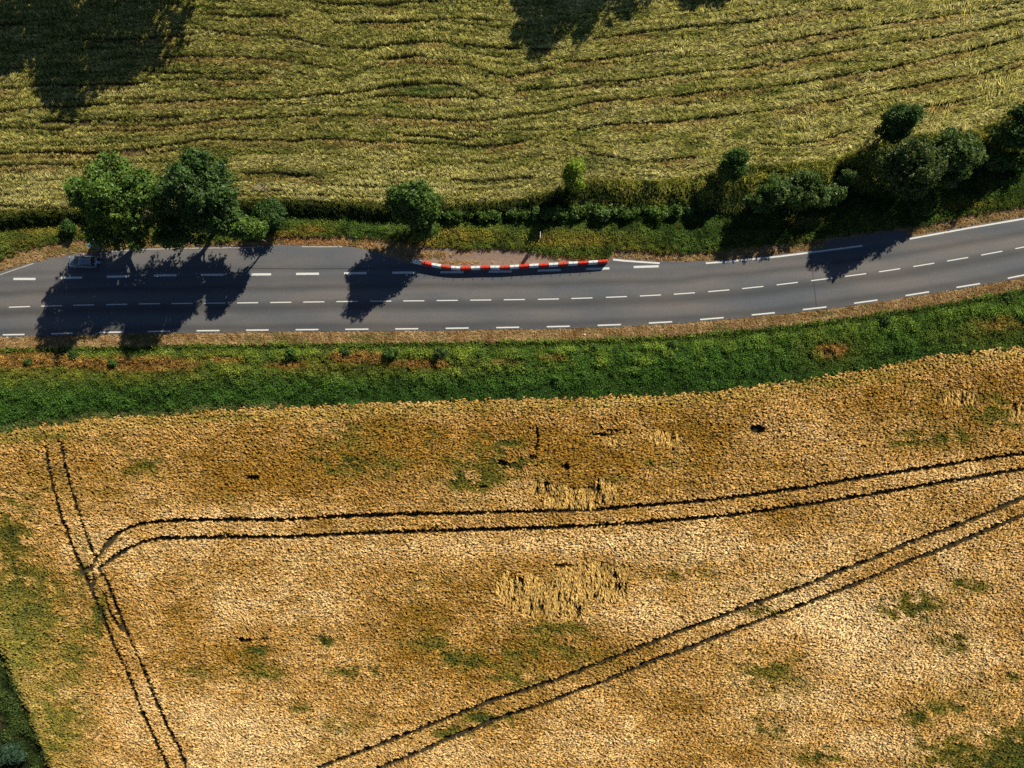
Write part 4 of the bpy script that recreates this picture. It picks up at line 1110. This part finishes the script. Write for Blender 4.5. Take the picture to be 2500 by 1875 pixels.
for k, (u, v, s, lb) in enumerate([(712, 862, 1.0, "dark dock clump at the top of the lower bank, left of the bare brown patch"), (843, 858, 0.75, "small round weed clump on the left rim of the bare brown patch"),
        (955, 862, 1.15, "large spreading weed clump right of the bare brown patch"), (1075, 860, 1.0, "weed clump pair on the bank below the barrier, right one of the brown patch"), (1170, 862, 0.6, "smallest weed clump on the bank below the sign"),
        (180, 862, 0.9, "weed clump inside the big tree shadow on the lower bank"), (275, 885, 0.6, "weed clump between dry patches on the lower bank at left"), (70, 882, 0.55, "little green clump in the dry patch at the left border"),
        (1450, 850, 0.7, "weed clump on the crown of the lower bank below the barrier's end"), (2160, 782, 0.9, "pale weed clump on the bank below the right road bend"), (1640, 842, 0.7, "low clump at the bank top right of centre"),
        (2460, 725, 1.0, "pale green clump at the right border below the road"), (1010, 596, .01, None), (612, 936, 0.7, "dark clump in the middle of the green bank")]):
    if lb is None: continue
    tree("weed_clump", lb, "weed clump", u, v, [(0,0,0.5*s,1.1*s,0.85*s,0.6*s)], int(1500 * s) + 300, 0.16, M_LEAF_GREY if k % 2 else M_LEAF_MID, 0.02, 10, (0.25, 0.5), G_DK, seed=80 + k)
tree("bush", "dark bush in the extreme lower left corner beyond the ditch", "bush", 12, 1850, [(0,0,1.0,2.4,2.2,1.4)], 6000, 0.2, leaf_mat("bluish_leaves", (0.02,0.05,0.025), (0.04,0.085,0.045), (0.09,0.14,0.08)), 0.06, 18, (0.5, 0.9), seed=99)

def dead_tree(u, v):
    x, y = P(u, v); z0 = float(ground_z(x, y)); rr = random.Random(5)
    V = []; F = []
    top = Vector((-0.2, 0.8, 4.6))
    tube(V, F, [Vector((0, 0, 0)), Vector((0.1, 0.3, 2.4)), top], [0.14, 0.11, 0.06], 6)
    for k in range(9):
        s = Vector((0.05, 0.3, 2.4)).lerp(top, rr.random())
        q = s + Vector((rr.uniform(-1.3, 1.1), rr.uniform(-.1, 1.3), rr.uniform(.2, 1.0)))
        tube(V, F, [s, s.lerp(q, .5) + Vector((0.1, 0, .1)), q], [.07, .045, .02], 5)
        for j in range(2):
            w = q + Vector((rr.uniform(-.6, .6), rr.uniform(-.2, .7), rr.uniform(0, .5))); tube(V, F, [s.lerp(q, .6), w], [.03, .012], 4)
    o = mesh_obj("dead_tree", V, F, M_DEAD); o.location = (x, y, z0)
    tag(o, "bare dead branches sticking up behind the round hedge bush", "dead tree")
dead_tree(672, 500)

# ------------------------------------------------------------------ red and white plastic barrier
def barrier_mesh():
    """one unit 1.46 m long, profile swept along x with dimpled sides and stepped interlocking ends"""
    prof = [(0.30, 0.0), (0.30, 0.16), (0.27, 0.24), (0.20, 0.55), (0.175, 0.80), (0.17, 0.95), (0.14, 0.995)]
    ring0 = [(w, z) for w, z in prof] + [(-w, z) for w, z in prof[::-1]]
    xs = [-0.735, -0.715, -0.62, -0.60, -0.42, -0.38, -0.22, -0.18, 0.18, 0.22, 0.38, 0.42, 0.60, 0.62, 0.715, 0.735]
    V = []; F = []; m = len(ring0)
    for i, x in enumerate(xs):
        endf = i in (0, len(xs) - 1)
        dim = (0.38 < abs(x) < 0.61) or abs(x) < 0.19
        for (w, z) in ring0:
            ww = w
            if dim and 0.2 < z < 0.9: ww = w - math.copysign(0.028, w)
            if endf: ww *= 0.9; z = z * 0.985
            V.append((x, ww, z))
    for i in range(len(xs) - 1):
        for k in range(m - 1):
            a = i * m + k; F.append((a, a + m, a + m + 1, a + 1))
        a = i * m; F.append((a, a + m - 1, a + 2 * m - 1, a + m))
    F.append(tuple(range(m))); F.append(tuple((len(xs) - 1) * m + k for k in range(m - 1, -1, -1)))
    return V, F
BJ = [(180,357),(265,372),(350,390),(438,405),(523,416),(610,421),(700,420),(788,416),(874,414),(962,414),(1048,411),(1135,405),(1222,400),(1310,395),(1397,391),(1485,386),(1572,380),(1660,376),(1750,371),(1838,365),(1926,357)]
BJ = [(a / 3.687 + 960, b / 3.687 + 540 + 1.5) for a, b in BJ]
bV, bF = barrier_mesh()
bmesh_w = None
ordn = ["first", "second", "third", "fourth", "fifth", "sixth", "seventh", "eighth", "ninth", "tenth"]
def barrier(i):
    global bmesh_w
    p0 = Vector(P(*BJ[i])); p1 = Vector(P(*BJ[i + 1]))
    white = i % 2 == 0
    e = bpy.data.objects.new("traffic_barrier", None); COL.objects.link(e)
    m = (p0 + p1) / 2; e.location = (m.x, m.y, 0.034); e.rotation_euler = (0, 0, math.atan2(p1.y - p0.y, p1.x - p0.x)); e.empty_display_size = .3
    k = (p1 - p0).length / 1.475
    mat = M_WHITEPL if white else (M_REDPL if i % 6 != 3 else M_REDPL2)
    key = mat.name
    if key not in BC:
        b = mesh_obj("body", bV, bF, mat, e)
        mb = bpy.data.objects.new("x", b.data)
        bev = b.modifiers.new("bevel", 'BEVEL'); bev.width = 0.012; bev.segments = 2; bev.limit_method = 'ANGLE'; bev.angle_limit = math.radians(30)
        bpy.data.objects.remove(mb)
        bm = bmesh.new(); add_cyl(bm, (0, 0, 0.985), (0, 0, 1.03), 0.055, 0.05, 12); cp = bm_obj("filler_cap", bm, M_DARK, e)
        bm = bmesh.new(); add_cyl(bm, (0, 0, 0.3), (0, 0, 1.32), 0.036, 0.03, 8); add_cyl(bm, (0, 0, 1.30), (0, 0, 1.33), 0.055, 0.055, 8)
        pn = bm_obj("joint_pin", bm, M_STEEL, e)
        BC[key] = (b, cp, pn)
    else:
        sb, sc_, sp = BC[key]
        b = sb.copy(); cp = sc_.copy(); pn = sp.copy()
        for o in (b, cp, pn): COL.objects.link(o); o.parent = e
    b.scale = (k * 0.965, 1, 1)
    pn.location = (-(p1 - p0).length / 2, 0, 0)
    j = i // 2; colr = "white" if white else "red"
    if j < 5: nm = "%s %s plastic barrier counted from the left end of the curved row" % (ordn[j], colr)
    else: nm = "%s %s plastic barrier counted from the right end of the curved row" % (ordn[9 - j], colr)
    tag(e, nm, "barrier", "red and white plastic barriers along the road")
BC = {}
for i in range(20): barrier(i)

# ------------------------------------------------------------------ road sign seen edge-on
def road_sign():
    x, y = P(1316, 583); z0 = float(ground_z(x, y))
    e = bpy.data.objects.new("road_sign", None); COL.objects.link(e); e.location = (x, y, z0)
    bm = bmesh.new(); add_cyl(bm, (0, 0, -0.2), (0, 0, 2.5), 0.05, 0.05, 12); bm_obj("post", bm, M_STEEL, e, True)
    bm = bmesh.new(); add_box(bm, 0.09, 0, 2.28, 0.07, 0.92, 1.25, 0.02); bm_obj("panel", bm, M_SIGNW, e)
    bm = bmesh.new(); add_box(bm, 0.03, 0, 1.95, 0.05, 0.7, 0.05); bm_obj("bracket", bm, M_STEEL, e)
    bm = bmesh.new(); add_box(bm, 0.03, 0, 2.6, 0.05, 0.7, 0.05); bm_obj("bracket", bm, M_STEEL, e)
    tag(e, "white road sign on a post in the weeds above the barrier, seen edge-on", "road sign")
road_sign()

# ------------------------------------------------------------------ parked car
def car():
    paint = simple("car_paint", (0.22, 0.28, 0.31), 0.3, metal=0.35, coat=0.6)
    glass = simple("car_glass", (0.012, 0.015, 0.018), 0.06)
    trim = simple("black_trim", (0.02, 0.02, 0.022), 0.6)
    lampw = simple("headlight_glass", (0.7, 0.72, 0.75), 0.15); lampr = simple("tail_light_red", (0.4, 0.02, 0.02), 0.2)
    rimm = simple("alloy", (0.45, 0.46, 0.48), 0.3, metal=0.9)
    x, y = P(202, 639, 0.7)
    e = bpy.data.objects.new("parked_car", None); COL.objects.link(e); e.location = (x, y, 0.022); e.rotation_euler = (0, 0, PI - 0.02)
    # stations front (+x) to rear: x, half width, top z, bottom z, top half width
    st = [(2.12, 0.58, 0.62, 0.34, 0.50), (2.05, 0.76, 0.70, 0.26, 0.62), (1.85, 0.86, 0.78, 0.22, 0.70), (1.45, 0.895, 0.88, 0.22, 0.74), (1.0, 0.90, 0.95, 0.22, 0.76),
          (0.4, 0.90, 0.97, 0.22, 0.80), (-0.6, 0.90, 0.98, 0.22, 0.80), (-1.4, 0.895, 0.99, 0.22, 0.79), (-1.85, 0.86, 0.98, 0.24, 0.74), (-2.05, 0.78, 0.93, 0.28, 0.68), (-2.13, 0.62, 0.70, 0.36, 0.56)]
    V = []; F = []
    for (sx, w, t, b, tw) in st:
        V += [(sx, -w * .9, b), (sx, -w, b + .15), (sx, -w, (t + b) / 2 + .08), (sx, -tw - .03, t - .05), (sx, -tw, t), (sx, -tw * .5, t + .015), (sx, 0, t + .02),
              (sx, tw * .5, t + .015), (sx, tw, t), (sx, tw + .03, t - .05), (sx, w, (t + b) / 2 + .08), (sx, w, b + .15), (sx, w * .9, b)]
    m = 13
    for i in range(len(st) - 1):
        for k in range(m - 1): a = i * m + k; F.append((a, a + 1, a + m + 1, a + m))
        F.append((i * m, i * m + m, i * m + 2 * m - 1, i * m + m - 1))
    F.append(tuple(range(m - 1, -1, -1))); F.append(tuple((len(st) - 1) * m + k for k in range(m)))
    b = mesh_obj("body", V, F, paint, e, True)
    # cabin glass house
    def house(x0, x1, w0, z0, z1, xa, xb, w1, name, mat, bev=0.05):
        bm = bmesh.new()
        v = [bm.verts.new(p) for p in [(x0, -w0, z0), (x1, -w0, z0), (x1, w0, z0), (x0, w0, z0), (xa, -w1, z1), (xb, -w1, z1), (xb, w1, z1), (xa, w1, z1)]]
        for f in [(3, 2, 1, 0), (4, 5, 6, 7), (0, 1, 5, 4), (1, 2, 6, 5), (2, 3, 7, 6), (3, 0, 4, 7)]: bm.faces.new([v[i] for i in f])
        bmesh.ops.bevel(bm, geom=bm.edges[:], offset=bev, segments=3, affect='EDGES')
        bmesh.ops.recalc_face_normals(bm, faces=bm.faces)
        return bm_obj(name, bm, mat, e, True)
    house(-1.98, 1.15, 0.80, 0.93, 1.43, -1.62, 0.28, 0.62, "windows", glass)
    house(-1.66, 0.30, 0.645, 1.40, 1.475, -1.60, 0.22, 0.60, "roof", paint, 0.025)
    for sy in (-1, 1):
        for (xa, xb) in ((1.10, 0.30), (-0.55, -0.60), (-1.90, -1.55)):
            V = []; F = []; tube(V, F, [Vector((xa, sy * .80, .96)), Vector((xb, sy * .64, 1.43))], [.035, .035], 6); mesh_obj("pillar", V, F, paint, e)
        bm = bmesh.new(); add_box(bm, 0.85, sy * 1.0, 1.02, 0.14, 0.2, 0.13, 0.03); bm_obj("mirror", bm, paint, e, True)
        bm = bmesh.new(); add_box(bm, 1.98, sy * 0.60, 0.64, 0.22, 0.28, 0.13, 0.04); bm_obj("headlight", bm, lampw, e, True)
        bm = bmesh.new(); add_box(bm, -2.03, sy * 0.66, 0.82, 0.18, 0.20, 0.2, 0.04); bm_obj("tail_light", bm, lampr, e, True)
        bm = bmesh.new(); add_box(bm, -0.7, sy * 0.6, 1.495, 1.5, 0.035, 0.03, 0.01); bm_obj("roof_rail", bm, trim, e, True)
        for wx in (1.32, -1.32):
            w = bmesh.new(); add_cyl(w, (wx, sy * .72, .31), (wx, sy * .915, .31), .31, .31, 24); ty = bm_obj("wheel", w, M_DARK, e, True)
            w = bmesh.new(); add_cyl(w, (wx, sy * .90, .31), (wx, sy * .925, .31), .20, .19, 12); r = bm_obj("rim", w, rimm); r.parent = ty
    bm = bmesh.new(); add_box(bm, 2.08, 0, 0.42, 0.12, 1.3, 0.16, 0.03); bm_obj("front_bumper", bm, trim, e, True)
    bm = bmesh.new(); add_box(bm, -2.09, 0, 0.42, 0.12, 1.4, 0.18, 0.03); bm_obj("rear_bumper", bm, trim, e, True)
    tag(e, "dark grey-blue hatchback parked in the lay-by under the tree shade", "car")
car()

# ------------------------------------------------------------------ people by the car
def person(u, v, heading, label, shirt, trousers, hairc, skin=(0.45, 0.28, 0.2), bend=0.15, reach=0.5, step=0.12, s=1.0, z0=0.022, cat="person"):
    x, y = P(u, v)
    verts = []; edges = []; rad = []; role = []
    def jv(p, r, parent=None, ro='shirt'):
        verts.append(Vector(p)); rad.append(r); role.append(ro)
        if parent is not None: edges.append((parent, len(verts) - 1))
        return len(verts) - 1
    sb, cb = math.sin(bend), math.cos(bend)
    def up(h, f=0.0): return (sb * h + f, 0, 0.93 + cb * h)
    pel = jv((0, 0, 0.93), 0.135, None, 'trousers')
    wst = jv(up(0.16), 0.115, pel); ch = jv(up(0.36), 0.145, wst); nk = jv(up(0.54), 0.06, ch, 'skin')
    h1 = jv(up(0.63, 0.02), 0.085, nk, 'skin'); h2 = jv(up(0.73, 0.03), 0.10, h1, 'skin'); h3 = jv(up(0.80, 0.02), 0.075, h2, 'skin')
    for sd in (-1, 1):
        hp = jv((0, sd * 0.10, 0.86), 0.105, pel, 'trousers'); kn = jv((0.03 + sd * step * .5, sd * 0.11, 0.48), 0.068, hp, 'trousers')
        an_ = jv((sd * step, sd * 0.11, 0.09), 0.045, kn, 'trousers'); jv((sd * step + 0.16, sd * 0.13, 0.04), 0.04, an_, 'shoe')
        S = Vector(up(0.46)); sh = jv((S.x, sd * 0.19, S.z), 0.062, ch)
        el = jv((S.x + 0.10 + reach * .14, sd * 0.25, S.z - 0.25 + reach * .12), 0.045, sh)
        wr = jv((S.x + 0.16 + reach * .42, sd * 0.22, S.z - 0.44 + reach * .34), 0.03, el, 'skin')
        W = verts[wr]; palm = jv((W.x + .06, W.y, W.z - .02), 0.036, wr, 'skin')
        for f in range(4):
            o = (f - 1.5) * 0.021; l = [.036, .044, .041, .032][f]
            f1 = jv((W.x + .06 + .05, W.y + o, W.z - .025), 0.010, palm, 'skin'); f2 = jv((W.x + .11 + l * .7, W.y + o, W.z - .035), 0.009, f1, 'skin'); jv((W.x + .11 + l * 1.2, W.y + o, W.z - .06), 0.008, f2, 'skin')
        t1 = jv((W.x + .07, W.y - sd * .04, W.z - .03), 0.012, palm, 'skin'); jv((W.x + .11, W.y - sd * .055, W.z - .045), 0.010, t1, 'skin')
    me = bpy.data.meshes.new("body"); me.from_pydata([tuple(p) for p in verts], edges, []); me.update()
    o = bpy.data.objects.new("body", me); COL.objects.link(o)
    sk = o.modifiers.new("skin", 'SKIN'); sv = me.skin_vertices[0].data
    for i, r in enumerate(rad): sv[i].radius = (r, r * (1.25 if i in (wst, ch, pel) else 1.0)); sv[i].use_root = (i == 0)
    su = o.modifiers.new("sub", 'SUBSURF'); su.levels = 1; su.render_levels = 1
    dg = bpy.context.evaluated_depsgraph_get(); dg.update()
    nm = bpy.data.meshes.new_from_object(o.evaluated_get(dg)); nm.name = "body"
    bpy.data.objects.remove(o)
    nm.materials.clear()
    ms = {'shirt': shirt, 'trousers': trousers, 'skin': simple("skin", skin, 0.6), 'shoe': M_DARK}; keys = list(ms)
    for k in keys: nm.materials.append(ms[k])
    mid = [((verts[a] + verts[b]) / 2, role[b]) for a, b in edges] + [(p, r) for p, r in zip(verts, role)]
    for p in nm.polygons:
        best = min(mid, key=lambda q: (q[0] - p.center).length_squared); p.material_index = keys.index(best[1]); p.use_smooth = True
    body = bpy.data.objects.new("body", nm); COL.objects.link(body)
    e = bpy.data.objects.new("person", None); COL.objects.link(e); e.location = (x, y, z0); e.rotation_euler = (0, 0, heading); e.scale = (s, s, s)
    body.parent = e
    H = verts[h2]
    bm = bmesh.new(); bmesh.ops.create_icosphere(bm, subdivisions=2, radius=0.118)
    for q in bm.verts:
        q.co.z *= 1.0
        if q.co.x > 0.05 and q.co.z < 0.04: q.co.x *= 0.55
        q.co += H + Vector((-0.018, 0, 0.03))
    bm_obj("hair", bm, hairc, e, True)
    tone = simple("face_feature", (0.05, 0.03, 0.03), 0.5)
    for sd in (-1, 1):
        bm = bmesh.new(); bmesh.ops.create_icosphere(bm, subdivisions=1, radius=0.012, matrix=Matrix.Translation(H + Vector((0.095, sd * .033, -0.01)))); bm_obj("eye", bm, tone, e, True)
    bm = bmesh.new(); add_cyl(bm, H + Vector((.09, 0, -.01)), H + Vector((.115, 0, -.045)), .008, .014, 6); bm_obj("nose", bm, ms['skin'], e, True)
    bm = bmesh.new(); add_box(bm, H.x + .088, 0, H.z - .07, .012, .04, .008); bm_obj("mouth", bm, simple("lips", (0.3, 0.1, 0.09), 0.5), e)
    tag(e, label, cat)
    return e
blue = simple("blue_cloth", (0.20, 0.36, 0.70), 0.8, noise=0.2, nscale=6); jeans = simple("pale_jeans", (0.22, 0.30, 0.42), 0.85, noise=0.2, nscale=6)
pink = simple("pink_cloth", (0.80, 0.55, 0.62), 0.8, noise=0.2, nscale=8); dark = simple("dark_cloth", (0.10, 0.02, 0.03), 0.9)
hair = simple("dark_hair", (0.012, 0.010, 0.012), 0.7)
person(250, 643, PI - 0.15, "person in a light blue top standing behind the rear of the parked car", blue, jeans, hair, bend=0.35, reach=0.8)
person(213, 624, -PI / 2 - 0.3, "person in a pale pink top beside the parked car on the verge side", pink, dark, simple("brown_hair", (0.08, 0.03, 0.02), 0.7), bend=0.25, reach=0.6, s=0.97)

# round grey-blue container in the tree shade
def container():
    x, y = P(243, 596); z0 = float(ground_z(x, y))
    gm = simple("grey_blue_plastic", (0.16, 0.22, 0.24), 0.45, noise=0.15, nscale=3); lid = simple("blue_lid", (0.08, 0.26, 0.34), 0.4)
    e = bpy.data.objects.new("waste_container", None); COL.objects.link(e); e.location = (x, y, z0)
    bm = bmesh.new()
    prof = [(0.78, 0), (0.86, .12), (0.86, 1.05), (0.80, 1.25), (0.62, 1.45), (0.34, 1.56), (0.0, 1.6)]
    seg = 28; rings = []
    for r, z in prof[:-1]: rings.append([bm.verts.new((r * math.cos(2 * PI * k / seg), r * math.sin(2 * PI * k / seg), z)) for k in range(seg)])
    top = bm.verts.new((0, 0, 1.6))
    for i in range(len(rings) - 1):
        for k in range(seg): bm.faces.new((rings[i][k], rings[i][(k + 1) % seg], rings[i + 1][(k + 1) % seg], rings[i + 1][k]))
    for k in range(seg): bm.faces.new((rings[-1][k], rings[-1][(k + 1) % seg], top))
    bm.faces.new(rings[0][::-1]); bm_obj("drum", bm, gm, e, True)
    bm = bmesh.new(); add_cyl(bm, (-0.55, -.35, 1.18), (-1.0, -.5, 1.2), .28, .28, 20); bm_obj("inlet", bm, lid, e, True)
    bm = bmesh.new(); add_cyl(bm, (0, 0, 1.58), (0, 0, 1.72), .07, .07, 10); bm_obj("lifting_eye", bm, M_STEEL, e, True)
    tag(e, "round grey-blue waste container with a blue inlet under the bright green tree", "container")
container()

# litter-sized pale stones on the dry strip below the road
def stone(u, v, s, label):
    bm = bmesh.new(); bmesh.ops.create_icosphere(bm, subdivisions=2, radius=s)
    for q in bm.verts: q.co *= 0.8 + 0.4 * random.random(); q.co.z *= 0.6
    x, y = P(u, v); o = bm_obj("stone", bm, simple("pale_stone", (0.6, 0.58, 0.52), 0.9, noise=.2)); o.location = (x, y, float(ground_z(x, y)) + s * .45)
    tag(o, label, "stone")
stone(1427, 817, 0.17, "small pale stone on the tan strip below the road, under the barrier's end")
